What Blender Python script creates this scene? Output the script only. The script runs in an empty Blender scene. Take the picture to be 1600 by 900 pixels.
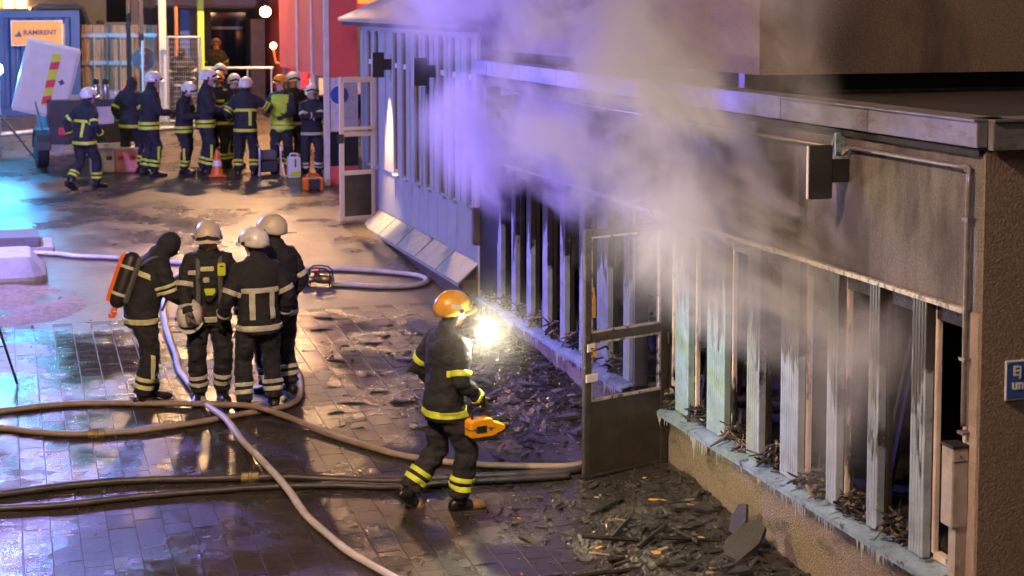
import bpy, bmesh, math, random
import numpy as np
from mathutils import Vector, Matrix, Quaternion, noise

R = math.radians
PI = math.pi
random.seed(7)
sc = bpy.context.scene
col = sc.collection

# ------------------------------------------------------------------ camera, sky, moonlight, exposure
cam_d = bpy.data.cameras.new('camera')
cam = bpy.data.objects.new('camera', cam_d)
col.objects.link(cam)
cam.location = (-5.53, 0.0, 4.15)
cam.rotation_euler = (R(90 - 4.346), 0, R(-17.697))
cam_d.sensor_width = 36.0
cam_d.lens = 36.0 * 2500 / 1600
cam_d.shift_y = -(450 - 195) / 1600
cam_d.clip_start = 0.1
cam_d.clip_end = 800
cam_d.dof.use_dof = True
cam_d.dof.focus_distance = 13.6
cam_d.dof.aperture_fstop = 2.6
sc.camera = cam

w = bpy.data.worlds.new('World')
sc.world = w
w.use_nodes = True
wn = w.node_tree.nodes
sky = wn.new('ShaderNodeTexSky')
sky.sky_type = 'NISHITA'
sky.sun_disc = False
sky.sun_elevation = R(-3.5)
sky.sun_rotation = R(200)
bg = wn['Background']
bg.inputs['Strength'].default_value = 0.055
w.node_tree.links.new(sky.outputs[0], bg.inputs['Color'])

moon = bpy.data.lights.new('night_sky_glow', 'SUN')
moon.energy = 0.045
moon.angle = R(20)
moon.color = (1.0, 0.74, 0.56)
moon_o = bpy.data.objects.new('night_sky_glow', moon)
moon_o.rotation_euler = (R(42), R(-16), R(-12))
col.objects.link(moon_o)

sc.view_settings.view_transform = 'Standard'
sc.view_settings.look = 'None'
sc.view_settings.exposure = 3.0
sc.view_settings.gamma = 1.0
sc.view_settings.use_curve_mapping = False
sc.render.engine = 'CYCLES'
sc.cycles.use_denoising = True
sc.cycles.max_bounces = 6
sc.cycles.diffuse_bounces = 3
sc.cycles.glossy_bounces = 3
sc.cycles.transmission_bounces = 4
sc.cycles.volume_bounces = 1
sc.cycles.transparent_max_bounces = 12
sc.cycles.volume_step_rate = 0.6
sc.cycles.volume_max_steps = 96
sc.cycles.use_adaptive_sampling = True
sc.cycles.adaptive_threshold = 0.03
sc.cycles.sample_clamp_indirect = 4.0
sc.cycles.caustics_reflective = False
sc.cycles.caustics_refractive = False

SLOPE = 0.058
def gz(y):
    return SLOPE * (min(y, 46.0) - 11.04)
TILT = math.atan(SLOPE)

# ------------------------------------------------------------------ materials
MATS = {}
def mat(name, color, rough=0.6, metal=0.0, vary=0.0, scale=6.0, bump=0.0, bscale=60.0, emit=None, estr=0.0, spec=None, stain=None, coords='OBJ', rvary=0.0, alpha=None, coat=0.0, trans=0.0):
    m = bpy.data.materials.new(name)
    m.use_nodes = True
    nt = m.node_tree
    N, L = nt.nodes, nt.links
    b = N['Principled BSDF']
    b.inputs['Base Color'].default_value = (*color, 1)
    b.inputs['Roughness'].default_value = rough
    b.inputs['Metallic'].default_value = metal
    if spec is not None:
        b.inputs['Specular IOR Level'].default_value = spec
    if coat:
        b.inputs['Coat Weight'].default_value = coat
    if trans:
        b.inputs['Transmission Weight'].default_value = trans
    if alpha is not None:
        b.inputs['Alpha'].default_value = alpha
    if emit:
        b.inputs['Emission Color'].default_value = (*emit, 1)
        b.inputs['Emission Strength'].default_value = estr
    if vary or bump or stain or rvary:
        if coords == 'WORLD':
            src = N.new('ShaderNodeNewGeometry').outputs['Position']
        else:
            src = N.new('ShaderNodeTexCoord').outputs['Object']
    out = None
    if vary or rvary:
        n1 = N.new('ShaderNodeTexNoise')
        n1.inputs['Scale'].default_value = scale
        n1.inputs['Detail'].default_value = 6
        n1.inputs['Roughness'].default_value = 0.65
        L.new(src, n1.inputs['Vector'])
    if vary:
        mp = N.new('ShaderNodeMapRange')
        mp.inputs['From Min'].default_value = 0.3
        mp.inputs['From Max'].default_value = 0.7
        mp.inputs['To Min'].default_value = 1 - vary
        mp.inputs['To Max'].default_value = 1 + vary
        L.new(n1.outputs['Fac'], mp.inputs['Value'])
        mx = N.new('ShaderNodeVectorMath')
        mx.operation = 'SCALE'
        mx.inputs[0].default_value = color
        L.new(mp.outputs[0], mx.inputs['Scale'])
        out = mx.outputs[0]
    if rvary:
        mr = N.new('ShaderNodeMapRange')
        mr.inputs['From Min'].default_value = 0.3
        mr.inputs['From Max'].default_value = 0.7
        mr.inputs['To Min'].default_value = max(0.03, rough - rvary)
        mr.inputs['To Max'].default_value = min(1.0, rough + rvary)
        L.new(n1.outputs['Fac'], mr.inputs['Value'])
        L.new(mr.outputs[0], b.inputs['Roughness'])
    if stain:                                   # (colour, scale, low, high, stretch)
        sc_, s_scale, lo, hi, stretch = stain
        mpg = N.new('ShaderNodeMapping')
        mpg.inputs['Scale'].default_value = stretch
        L.new(src, mpg.inputs['Vector'])
        n2 = N.new('ShaderNodeTexNoise')
        n2.inputs['Scale'].default_value = s_scale
        n2.inputs['Detail'].default_value = 8
        n2.inputs['Roughness'].default_value = 0.7
        L.new(mpg.outputs[0], n2.inputs['Vector'])
        rp = N.new('ShaderNodeMapRange')
        rp.interpolation_type = 'SMOOTHSTEP'
        rp.inputs['From Min'].default_value = lo
        rp.inputs['From Max'].default_value = hi
        L.new(n2.outputs['Fac'], rp.inputs['Value'])
        mix = N.new('ShaderNodeMix')
        mix.data_type = 'RGBA'
        L.new(rp.outputs[0], mix.inputs['Factor'])
        if out:
            L.new(out, mix.inputs[6])
        else:
            mix.inputs[6].default_value = (*color, 1)
        mix.inputs[7].default_value = (*sc_, 1)
        out = mix.outputs[2]
    if out:
        L.new(out, b.inputs['Base Color'])
    if bump:
        n3 = N.new('ShaderNodeTexNoise')
        n3.inputs['Scale'].default_value = bscale
        n3.inputs['Detail'].default_value = 4
        L.new(src, n3.inputs['Vector'])
        bp = N.new('ShaderNodeBump')
        bp.inputs['Strength'].default_value = bump
        bp.inputs['Distance'].default_value = 0.02
        L.new(n3.outputs['Fac'], bp.inputs['Height'])
        L.new(bp.outputs[0], b.inputs['Normal'])
    MATS[name] = m
    return m

def wet_material(name, base, dirt, rough_wet, rough_dry, wet_lo, wet_hi, bump):
    """paving or asphalt with standing water: wetness is a world-space noise that drives gloss and depth of colour"""
    m = bpy.data.materials.new(name)
    m.use_nodes = True
    N, L = m.node_tree.nodes, m.node_tree.links
    b = N['Principled BSDF']
    pos = N.new('ShaderNodeNewGeometry').outputs['Position']
    def nz(scale, detail, rough=0.6, stretch=None):
        n = N.new('ShaderNodeTexNoise')
        n.inputs['Scale'].default_value = scale
        n.inputs['Detail'].default_value = detail
        n.inputs['Roughness'].default_value = rough
        if stretch:
            mp = N.new('ShaderNodeMapping')
            mp.inputs['Scale'].default_value = stretch
            L.new(pos, mp.inputs['Vector'])
            L.new(mp.outputs[0], n.inputs['Vector'])
        else:
            L.new(pos, n.inputs['Vector'])
        return n.outputs['Fac']
    def rng(v, a, c, lo, hi):
        r = N.new('ShaderNodeMapRange')
        r.interpolation_type = 'SMOOTHSTEP'
        r.inputs['From Min'].default_value = a
        r.inputs['From Max'].default_value = c
        r.inputs['To Min'].default_value = lo
        r.inputs['To Max'].default_value = hi
        L.new(v, r.inputs['Value'])
        return r.outputs[0]
    wet = rng(nz(0.75, 7, 0.62), wet_lo, wet_hi, 0, 1)
    L.new(rng(nz(0.75, 7, 0.62), wet_lo, wet_hi, rough_dry, rough_wet), b.inputs['Roughness'])
    d = rng(nz(1.9, 8, 0.7), 0.47, 0.66, 0, 1)
    g = rng(nz(55, 4, 0.7), 0.3, 0.7, 0.75, 1.25)
    mx = N.new('ShaderNodeMix'); mx.data_type = 'RGBA'
    mx.inputs[6].default_value = (*base, 1); mx.inputs[7].default_value = (*dirt, 1)
    L.new(d, mx.inputs['Factor'])
    sm = N.new('ShaderNodeVectorMath'); sm.operation = 'SCALE'
    L.new(mx.outputs[2], sm.inputs[0]); L.new(g, sm.inputs['Scale'])
    wd = N.new('ShaderNodeVectorMath'); wd.operation = 'SCALE'
    L.new(sm.outputs[0], wd.inputs[0])
    L.new(rng(nz(0.75, 7, 0.62), wet_lo, wet_hi, 1.0, 0.75), wd.inputs['Scale'])
    L.new(wd.outputs[0], b.inputs['Base Color'])
    b.inputs['Specular IOR Level'].default_value = 0.7
    # relief: grit where dry, gentle ripples in the water
    inv = rng(nz(0.75, 7, 0.62), wet_lo, wet_hi, 1.0, 0.2)
    h = N.new('ShaderNodeMath'); h.operation = 'MULTIPLY'
    L.new(nz(38, 6, 0.75), h.inputs[0]); L.new(inv, h.inputs[1])
    bp = N.new('ShaderNodeBump')
    bp.inputs['Strength'].default_value = bump
    bp.inputs['Distance'].default_value = 0.012
    L.new(h.outputs[0], bp.inputs['Height'])
    bp2 = N.new('ShaderNodeBump')
    bp2.inputs['Strength'].default_value = 0.28
    bp2.inputs['Distance'].default_value = 0.02
    L.new(nz(7.0, 3, 0.5), bp2.inputs['Height'])
    L.new(bp.outputs[0], bp2.inputs['Normal'])
    L.new(bp2.outputs[0], b.inputs['Normal'])
    MATS[name] = m
    return m

wet_material('wet_asphalt', (0.088, 0.070, 0.055), (0.120, 0.092, 0.064), 0.20, 0.42, 0.34, 0.70, 0.6)
wet_material('wet_slab', (0.044, 0.036, 0.031), (0.024, 0.020, 0.017), 0.15, 0.40, 0.36, 0.60, 0.9)
wet_material('wet_rubble', (0.040, 0.034, 0.026), (0.018, 0.016, 0.014), 0.16, 0.5, 0.4, 0.6, 0.7)
mat('joint_sand', (0.034, 0.029, 0.025), 0.55)
mat('charred', (0.014, 0.012, 0.011), 0.75, vary=0.5, scale=12, bump=0.5, bscale=40)
mat('ash_board', (0.16, 0.12, 0.09), 0.8, vary=0.5, scale=9, stain=((0.012, 0.010, 0.009), 5, 0.42, 0.55, (1, 1, 1)), bump=0.4)
mat('shard', (0.034, 0.030, 0.026), 0.40, vary=0.5, scale=4, bump=0.8, bscale=90, rvary=0.15)
mat('pale_shard', (0.24, 0.19, 0.13), 0.6, vary=0.4, scale=6, bump=0.6, bscale=70)
mat('amber_scrap', (0.5, 0.26, 0.05), 0.55, vary=0.3)
mat('stucco', (0.20, 0.165, 0.145), 0.92, vary=0.22, scale=3, bump=0.9, bscale=75, coords='WORLD')
mat('end_stucco', (0.20, 0.155, 0.13), 0.95, vary=0.42, scale=55, bump=0.6, bscale=75, coords='WORLD', stain=((0.085, 0.066, 0.056), 0.9, 0.50, 0.74, (1, 1, 0.35)))
mat('plinth_render', (0.23, 0.185, 0.13), 0.9, vary=0.45, scale=48, bump=0.9, bscale=70, coords='WORLD', stain=((0.10, 0.085, 0.05), 2.2, 0.48, 0.68, (1, 1, 2.0)))
mat('pale_render', (0.34, 0.28, 0.26), 0.9, vary=0.2, scale=8, bump=0.8, bscale=80)
mat('zinc', (0.20, 0.20, 0.25), 0.5, 0.3, vary=0.3, scale=5, bump=0.15, bscale=15, coords='WORLD', stain=((0.12, 0.10, 0.10), 4, 0.52, 0.7, (1, 1, 3)))
mat('blue_sill', (0.30, 0.42, 0.52), 0.33, 0.35, vary=0.3, scale=7, bump=0.25, bscale=30, coords='WORLD', stain=((0.09, 0.07, 0.06), 9, 0.53, 0.66, (1, 1, 1)))
mat('pipe_metal', (0.19, 0.17, 0.17), 0.4, 0.4, vary=0.3, scale=20)
mat('black_metal', (0.018, 0.018, 0.02), 0.45, vary=0.3)
mat('roof_felt', (0.045, 0.037, 0.035), 0.9, bump=0.5)
mat('white_frame', (0.62, 0.53, 0.50), 0.6, vary=0.2, scale=6, coords='WORLD', stain=((0.02, 0.017, 0.015), 2.0, 0.54, 0.62, (3, 3, 0.8)))
mat('icicle', (0.75, 0.78, 0.82), 0.2, trans=0.4)
mat('door_burnt', (0.045, 0.038, 0.030), 0.55, vary=0.5, scale=11, bump=0.4, stain=((0.26, 0.22, 0.15), 14, 0.62, 0.72, (1, 1, 1)))
mat('kick_plate', (0.055, 0.046, 0.034), 0.45, 0.3, vary=0.3, scale=5, bump=0.2)
mat('pale_edge', (0.40, 0.36, 0.28), 0.5, vary=0.3, scale=18, stain=((0.04, 0.03, 0.025), 16, 0.5, 0.62, (1, 1, 1)))
mat('steel', (0.45, 0.45, 0.46), 0.3, 0.9, vary=0.15)
mat('sooty_glass', (0.03, 0.03, 0.035), 0.12, trans=0.0, alpha=0.22)

def fluted_paint(name, colour, char):
    """pale blue-green painted boards, scorched black in ragged tongues that run up from the sill towards the lintel"""
    m = mat(name, colour, 0.5, vary=0.25, scale=7, coords='WORLD', bump=0.2, bscale=50)
    N, L = m.node_tree.nodes, m.node_tree.links
    b = N['Principled BSDF']
    prev = b.inputs['Base Color'].links[0].from_socket
    pos = N.new('ShaderNodeNewGeometry').outputs['Position']
    sp = N.new('ShaderNodeSeparateXYZ'); L.new(pos, sp.inputs[0])
    mp = N.new('ShaderNodeMapping'); mp.inputs['Scale'].default_value = (1, 5.0, 0.9)
    L.new(pos, mp.inputs['Vector'])
    n = N.new('ShaderNodeTexNoise'); n.inputs['Scale'].default_value = 1.5; n.inputs['Detail'].default_value = 7; n.inputs['Roughness'].default_value = 0.65
    L.new(mp.outputs[0], n.inputs['Vector'])
    a = N.new('ShaderNodeMath'); a.operation = 'MULTIPLY_ADD'
    L.new(n.outputs['Fac'], a.inputs[0]); a.inputs[1].default_value = 2.6; L.new(sp.outputs['Z'], a.inputs[2])
    r = N.new('ShaderNodeMapRange'); r.interpolation_type = 'SMOOTHSTEP'
    r.inputs['From Min'].default_value = char; r.inputs['From Max'].default_value = char+0.17
    L.new(a.outputs[0], r.inputs['Value'])
    mix = N.new('ShaderNodeMix'); mix.data_type = 'RGBA'
    L.new(r.outputs[0], mix.inputs['Factor']); L.new(prev, mix.inputs[6]); mix.inputs[7].default_value = (0.022, 0.019, 0.016, 1)
    L.new(mix.outputs[2], b.inputs['Base Color'])
    return m
fluted_paint('fluted_paint', (0.28, 0.34, 0.41), 2.78)
fluted_paint('fluted_paint_green', (0.25, 0.37, 0.38), 2.85)

def sooted_stucco():
    """render with soot plumes that the fire left above the window heads"""
    m = mat('sooted_stucco', (0.172, 0.162, 0.160), 0.92, vary=0.36, scale=55, bump=0.6, bscale=80, coords='WORLD')
    N, L = m.node_tree.nodes, m.node_tree.links
    b = N['Principled BSDF']
    prev = b.inputs['Base Color'].links[0].from_socket
    pos = N.new('ShaderNodeNewGeometry').outputs['Position']
    mp = N.new('ShaderNodeMapping'); mp.inputs['Scale'].default_value = (1, 1.6, 0.55)
    L.new(pos, mp.inputs['Vector'])
    n = N.new('ShaderNodeTexNoise'); n.inputs['Scale'].default_value = 1.25; n.inputs['Detail'].default_value = 6; n.inputs['Roughness'].default_value = 0.6
    L.new(mp.outputs[0], n.inputs['Vector'])
    r = N.new('ShaderNodeMapRange'); r.interpolation_type = 'SMOOTHSTEP'
    r.inputs['From Min'].default_value = 0.38; r.inputs['From Max'].default_value = 0.62
    L.new(n.outputs['Fac'], r.inputs['Value'])
    mul = N.new('ShaderNodeMath'); mul.operation = 'MULTIPLY'; mul.inputs[1].default_value = 0.82
    L.new(r.outputs[0], mul.inputs[0])
    mix = N.new('ShaderNodeMix'); mix.data_type = 'RGBA'
    L.new(mul.outputs[0], mix.inputs['Factor']); L.new(prev, mix.inputs[6]); mix.inputs[7].default_value = (0.035, 0.029, 0.027, 1)
    L.new(mix.outputs[2], b.inputs['Base Color'])
sooted_stucco()

mat('white_panel', (0.32, 0.34, 0.38), 0.5, vary=0.10, scale=3, coords='WORLD', stain=((0.22, 0.19, 0.18), 1.6, 0.56, 0.74, (1, 1, 0.6)))
mat('cream_blind', (0.72, 0.54, 0.32), 0.8, vary=0.12)
mat('ledge_metal', (0.30, 0.30, 0.29), 0.45, 0.3, vary=0.2, scale=4, coords='WORLD', stain=((0.15, 0.13, 0.1), 7, 0.55, 0.7, (1, 1, 1)))
mat('plinth_brown', (0.10, 0.070, 0.060), 0.9, vary=0.3, bump=0.6)
mat('roof_sheet', (0.42, 0.38, 0.42), 0.45, 0.3, vary=0.15, scale=2)
mat('red_panel', (0.70, 0.11, 0.10), 0.4, vary=0.12, scale=2)
mat('post_white', (0.62, 0.58, 0.56), 0.5, vary=0.1)
mat('poster', (0.55, 0.52, 0.56), 0.5, vary=0.25, scale=9)
mat('sign_blue', (0.04, 0.10, 0.42), 0.4, vary=0.1)
mat('white_paint', (0.72, 0.72, 0.72), 0.45, vary=0.08)
mat('truck_red', (0.55, 0.02, 0.015), 0.3, coat=0.5)
mat('truck_yellow', (0.75, 0.42, 0.02), 0.4)
mat('truck_white', (0.65, 0.55, 0.45), 0.4)
mat('shutter', (0.28, 0.28, 0.30), 0.35, 0.7, vary=0.1)
mat('rubber', (0.015, 0.015, 0.016), 0.7, bump=0.2)
mat('container_blue', (0.035, 0.07, 0.26), 0.5, vary=0.2, scale=2)
mat('board_orange', (0.72, 0.34, 0.08), 0.5, vary=0.06)
mat('ink', (0.05, 0.05, 0.12), 0.5)
mat('lid_white', (0.72, 0.72, 0.70), 0.4, vary=0.06)
mat('fluor_yellow', (0.68, 0.78, 0.06), 0.5)
mat('fluor_red', (0.75, 0.05, 0.09), 0.5)
mat('trailer_dark', (0.05, 0.05, 0.06), 0.5, vary=0.2)
mat('gate_sheet', (0.30, 0.21, 0.15), 0.5, 0.3, vary=0.2, scale=3)
mat('wall_pale', (0.46, 0.40, 0.37), 0.85, vary=0.12, scale=1.5)
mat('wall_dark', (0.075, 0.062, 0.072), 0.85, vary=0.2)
mat('wall_grey', (0.20, 0.17, 0.17), 0.85, vary=0.2)
mat('cream_steel', (0.60, 0.50, 0.38), 0.5)
mat('orange_pipe', (0.50, 0.20, 0.10), 0.5)
mat('lime_post', (0.60, 0.68, 0.08), 0.45)
mat('window_dark', (0.02, 0.022, 0.03), 0.08)
mat('lit_window', (0.5, 0.3, 0.1), 0.5, emit=(1.0, 0.42, 0.12), estr=1.6)
mat('galvanised', (0.42, 0.42, 0.44), 0.4, 0.7, vary=0.2)
mat('car_dark', (0.02, 0.022, 0.028), 0.25, coat=0.8)
mat('concrete', (0.34, 0.31, 0.30), 0.75, vary=0.18, scale=6, bump=0.5)
mat('snow_concrete', (0.34, 0.33, 0.32), 0.7, vary=0.15, scale=5, bump=0.4)
mat('grey_concrete', (0.13, 0.12, 0.125), 0.7, vary=0.2, scale=8, bump=0.5)
mat('sand', (0.19, 0.145, 0.10), 0.7, vary=0.4, scale=12, bump=1.0, bscale=25)
mat('hose_tan', (0.24, 0.185, 0.145), 0.5, vary=0.3, scale=5, bump=0.25, bscale=90)
mat('hose_pale', (0.44, 0.42, 0.44), 0.45, vary=0.25, scale=5, bump=0.25, bscale=90)
mat('hose_dark', (0.035, 0.030, 0.030), 0.4, vary=0.4, scale=5, bump=0.25, bscale=90)
mat('brass', (0.42, 0.33, 0.18), 0.35, 0.9, vary=0.3)
mat('cover_grey', (0.36, 0.32, 0.31), 0.5, vary=0.2, scale=8, stain=((0.12, 0.10, 0.09), 6, 0.58, 0.75, (1, 1, 0.5)))
mat('red_paint', (0.40, 0.03, 0.03), 0.4)
mat('orange_plastic', (0.80, 0.17, 0.02), 0.4)
mat('yellow_case', (0.80, 0.36, 0.01), 0.4, vary=0.12)
mat('yellow_tool', (0.85, 0.42, 0.01), 0.4)
mat('crate_white', (0.58, 0.55, 0.55), 0.6, vary=0.1)
mat('crate_red', (0.52, 0.20, 0.20), 0.6, vary=0.3, scale=5)
mat('navy_cloth', (0.016, 0.017, 0.022), 0.85, vary=0.3, scale=14, bump=0.35, bscale=55)
mat('navy_cloth_lit', (0.018, 0.020, 0.030), 0.85, vary=0.3, scale=14, bump=0.35, bscale=55)  # navy_cloth lightened: blue light on the far group put into the colour
mat('lime_vest', (0.42, 0.62, 0.03), 0.7, vary=0.12)
mat('camo_cloth', (0.07, 0.08, 0.04), 0.9, vary=0.6, scale=10)
mat('skin', (0.52, 0.30, 0.22), 0.55, vary=0.08)
mat('tape', (0.66, 0.68, 0.34), 0.35, vary=0.15, scale=18)
mat('tape_lime', (0.60, 0.72, 0.06), 0.4, vary=0.12, scale=18)
mat('tape_grey', (0.52, 0.52, 0.42), 0.35, vary=0.2, scale=18)
mat('boot', (0.012, 0.012, 0.012), 0.4, vary=0.3)
mat('boot_tan', (0.20, 0.11, 0.04), 0.5, vary=0.3)
mat('glove', (0.035, 0.033, 0.03), 0.8, vary=0.4)
mat('glove_grey', (0.16, 0.14, 0.12), 0.8, vary=0.3)
mat('helmet_white', (0.66, 0.65, 0.62), 0.28, vary=0.10, scale=9, coat=0.3, bump=0.05, bscale=30, rvary=0.12, stain=((0.10, 0.08, 0.06), 11, 0.60, 0.74, (1, 1, 1)))
mat('helmet_cream', (0.58, 0.50, 0.38), 0.3, vary=0.10, scale=9, coat=0.3, bump=0.05, bscale=30, rvary=0.12, stain=((0.10, 0.08, 0.06), 11, 0.60, 0.74, (1, 1, 1)))
mat('helmet_orange', (0.80, 0.30, 0.02), 0.3, vary=0.10, scale=9, coat=0.3, bump=0.05, bscale=30, rvary=0.12, stain=((0.10, 0.08, 0.06), 11, 0.60, 0.74, (1, 1, 1)))
mat('helmet_yellow', (0.58, 0.29, 0.02), 0.3, vary=0.10, scale=9, coat=0.3, bump=0.05, bscale=30, rvary=0.12, stain=((0.10, 0.08, 0.06), 11, 0.60, 0.74, (1, 1, 1)))
mat('visor', (0.03, 0.03, 0.035), 0.1)
mat('eye_dark', (0.02, 0.015, 0.012), 0.3)
mat('strap', (0.10, 0.10, 0.10), 0.7)
mat('radio_lime', (0.62, 0.72, 0.04), 0.4)
mat('beacon_blue', (0.1, 0.5, 0.9), 0.3, emit=(0.06, 0.42, 1.0), estr=220)
mat('flood_cyan', (0.4, 0.9, 0.9), 0.3, emit=(0.16, 0.72, 1.0), estr=26)
mat('blue_flash', (0.1, 0.2, 0.9), 0.3, emit=(0.34, 0.28, 1.0), estr=270)
mat('sodium', (1, 0.7, 0.4), 0.3, emit=(1.0, 0.56, 0.28), estr=440)
mat('globe', (1, 0.8, 0.6), 0.3, emit=(1.0, 0.52, 0.20), estr=14)
mat('amber_lamp', (1, 0.5, 0.1), 0.3, emit=(1.0, 0.30, 0.05), estr=9)
mat('torch', (1, 1, 0.9), 0.3, emit=(1.0, 0.90, 0.62), estr=260)
mat('sodium_near', (1, 0.8, 0.6), 0.3, emit=(1.0, 0.64, 0.40), estr=420)
mat('strip_light', (0.6, 0.6, 1), 0.3, emit=(0.45, 0.45, 1.0), estr=1.5)

# ------------------------------------------------------------------ mesh helpers
class MB:
    def __init__(s):
        s.v = []; s.f = []; s.m = []; s.cur = 0
    def add(s, vs, fs):
        o = len(s.v)
        s.v += [tuple(v) for v in vs]
        s.f += [tuple(i + o for i in f) for f in fs]
        s.m += [s.cur] * len(fs)
    def box(s, a, b, M=None, bevel=0.0):
        x0, y0, z0 = a; x1, y1, z1 = b
        if bevel <= 0:
            vs = [(x0,y0,z0),(x1,y0,z0),(x1,y1,z0),(x0,y1,z0),(x0,y0,z1),(x1,y0,z1),(x1,y1,z1),(x0,y1,z1)]
            fs = [(0,3,2,1),(4,5,6,7),(0,1,5,4),(1,2,6,5),(2,3,7,6),(3,0,4,7)]
        else:
            bm = bmesh.new()
            bmesh.ops.create_cube(bm, size=1.0)
            for v in bm.verts:
                v.co = Vector(((x0+x1)/2 + v.co.x*(x1-x0), (y0+y1)/2 + v.co.y*(y1-y0), (z0+z1)/2 + v.co.z*(z1-z0)))
            bmesh.ops.bevel(bm, geom=bm.edges[:], offset=min(bevel, 0.45*min(x1-x0, y1-y0, z1-z0)), segments=2, affect='EDGES')
            bm.verts.index_update()
            vs = [tuple(v.co) for v in bm.verts]; fs = [tuple(v.index for v in f.verts) for f in bm.faces]
            bm.free()
        if M is not None:
            vs = [tuple(M @ Vector(v)) for v in vs]
        s.add(vs, fs)
        return s
    def tube(s, pts, rad, n=10, caps=True, flat=None):
        pts = [Vector(p) for p in pts]
        if not hasattr(rad, '__len__'): rad = [rad]*len(pts)
        T = []
        for i in range(len(pts)):
            a = pts[max(i-1,0)]; b = pts[min(i+1,len(pts)-1)]
            T.append((b-a).normalized())
        up = Vector((0,0,1)) if abs(T[0].z) < 0.9 else Vector((1,0,0))
        u = T[0].cross(up).normalized()
        vs = []; fs = []
        for i, p in enumerate(pts):
            if i: 
                u = (u - T[i]*u.dot(T[i]))
                u = u.normalized() if u.length > 1e-6 else T[i].orthogonal().normalized()
            v = T[i].cross(u)
            r = rad[i]
            ru, rv = (r, r) if not hasattr(r, '__len__') else r
            for k in range(n):
                a = 2*PI*k/n
                vs.append(tuple(p + u*ru*math.cos(a) + v*rv*math.sin(a)))
        for i in range(len(pts)-1):
            for k in range(n):
                k2 = (k+1) % n
                fs.append((i*n+k, i*n+k2, (i+1)*n+k2, (i+1)*n+k))
        if caps:
            fs.append(tuple(reversed(range(n))))
            fs.append(tuple((len(pts)-1)*n + k for k in range(n)))
        s.add(vs, fs)
        return s
    def lathe(s, prof, n=16, M=None, sx=1.0, sy=1.0):
        vs = []; fs = []
        for r, z in prof:
            for k in range(n):
                a = 2*PI*k/n
                vs.append((r*sx*math.cos(a), r*sy*math.sin(a), z))
        for i in range(len(prof)-1):
            for k in range(n):
                k2 = (k+1) % n
                fs.append((i*n+k, i*n+k2, (i+1)*n+k2, (i+1)*n+k))
        fs.append(tuple(reversed(range(n)))); fs.append(tuple((len(prof)-1)*n+k for k in range(n)))
        if M is not None: vs = [tuple(M @ Vector(v)) for v in vs]
        s.add(vs, fs)
        return s
    def ellipsoid(s, c, r, n=14, m=9, M=None):
        prof = [(math.sin(PI*i/m), -math.cos(PI*i/m)) for i in range(m+1)]
        prof[0] = (0.02, -1); prof[-1] = (0.02, 1)
        L = Matrix.Translation(Vector(c)) @ (M if M is not None else Matrix.Identity(4)) @ Matrix.Diagonal((*r, 1))
        return s.lathe(prof, n, L)
    def prism(s, poly, axis, a, b, M=None):
        """extrude a 2-D outline along an axis (0 x, 1 y, 2 z)"""
        def P(u, v, w):
            return [(w,u,v),(u,w,v),(u,v,w)][axis]
        n = len(poly)
        vs = [P(u,v,a) for u,v in poly] + [P(u,v,b) for u,v in poly]
        if M is not None: vs = [tuple(M @ Vector(v)) for v in vs]
        fs = [(i,(i+1)%n,n+(i+1)%n,n+i) for i in range(n)] + [tuple(reversed(range(n))), tuple(range(n,2*n))]
        s.add(vs, fs)
        return s
    def mesh(s, name, mats, smooth=False):
        me = bpy.data.meshes.new(name)
        me.from_pydata(s.v, [], s.f)
        for m in (mats if isinstance(mats, (list, tuple)) else [mats]): me.materials.append(MATS[m])
        if max(s.m, default=0): me.polygons.foreach_set('material_index', s.m)
        bm = bmesh.new(); bm.from_mesh(me)
        bmesh.ops.recalc_face_normals(bm, faces=bm.faces[:])
        bm.to_mesh(me); bm.free()
        if smooth: me.polygons.foreach_set('use_smooth', [True]*len(me.polygons))
        return me
    def build(s, name, mats, parent=None, smooth=False):
        return obj(name, s.mesh(name, mats, smooth), parent)

def obj(name, me, parent=None):
    o = bpy.data.objects.new(name, me)
    col.objects.link(o)
    if parent is not None: o.parent = parent
    return o
def tag(o, label=None, cat=None, group=None, kind=None):
    if label: o['label'] = label
    if cat: o['category'] = cat
    if group: o['group'] = group
    if kind: o['kind'] = kind
    return o
def thing(name, label, cat, loc=(0,0,0), rotz=0.0, group=None, rotx=0.0):
    o = bpy.data.objects.new(name, None)
    o.empty_display_size = 0.2
    col.objects.link(o)
    o.location = loc; o.rotation_euler = (rotx, 0, rotz)
    return tag(o, label, cat, group)
def copy_tree(o, parent=None):
    c = o.copy(); col.objects.link(c)
    c.parent = parent
    for ch in list(o.children): copy_tree(ch, c)
    return c
def text(name, body, size, material, parent, loc, rot, depth=0.002, bold=0.0, sx=1.0):
    cu = bpy.data.curves.new(name, 'FONT')
    cu.body = body; cu.size = size; cu.extrude = depth; cu.offset = bold
    cu.align_x = 'LEFT'; cu.align_y = 'BOTTOM'
    cu.materials.append(MATS[material])
    tmp = bpy.data.objects.new('tmp_text', cu); col.objects.link(tmp)
    dg = bpy.context.evaluated_depsgraph_get(); dg.update()
    me = bpy.data.meshes.new_from_object(tmp.evaluated_get(dg)); me.name = name
    bpy.data.objects.remove(tmp); bpy.data.curves.remove(cu)
    o = obj(name, me, parent)
    o.location = loc; o.rotation_euler = rot; o.scale = (sx, 1, 1)
    return o
def smooth_curve(pts, step=0.06):
    """Catmull-Rom through 3-D points"""
    P = [Vector(p) for p in pts]
    P = [P[0]*2-P[1]] + P + [P[-1]*2-P[-2]]
    out = []
    for i in range(1, len(P)-2):
        a, b, c, d = P[i-1], P[i], P[i+1], P[i+2]
        k = max(2, int((c-b).length/step))
        for j in range(k):
            t = j/k
            out.append(0.5*((2*b) + (c-a)*t + (2*a-5*b+4*c-d)*t*t + (3*b-a-3*c+d)*t*t*t))
    out.append(P[-2])
    return out
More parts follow.
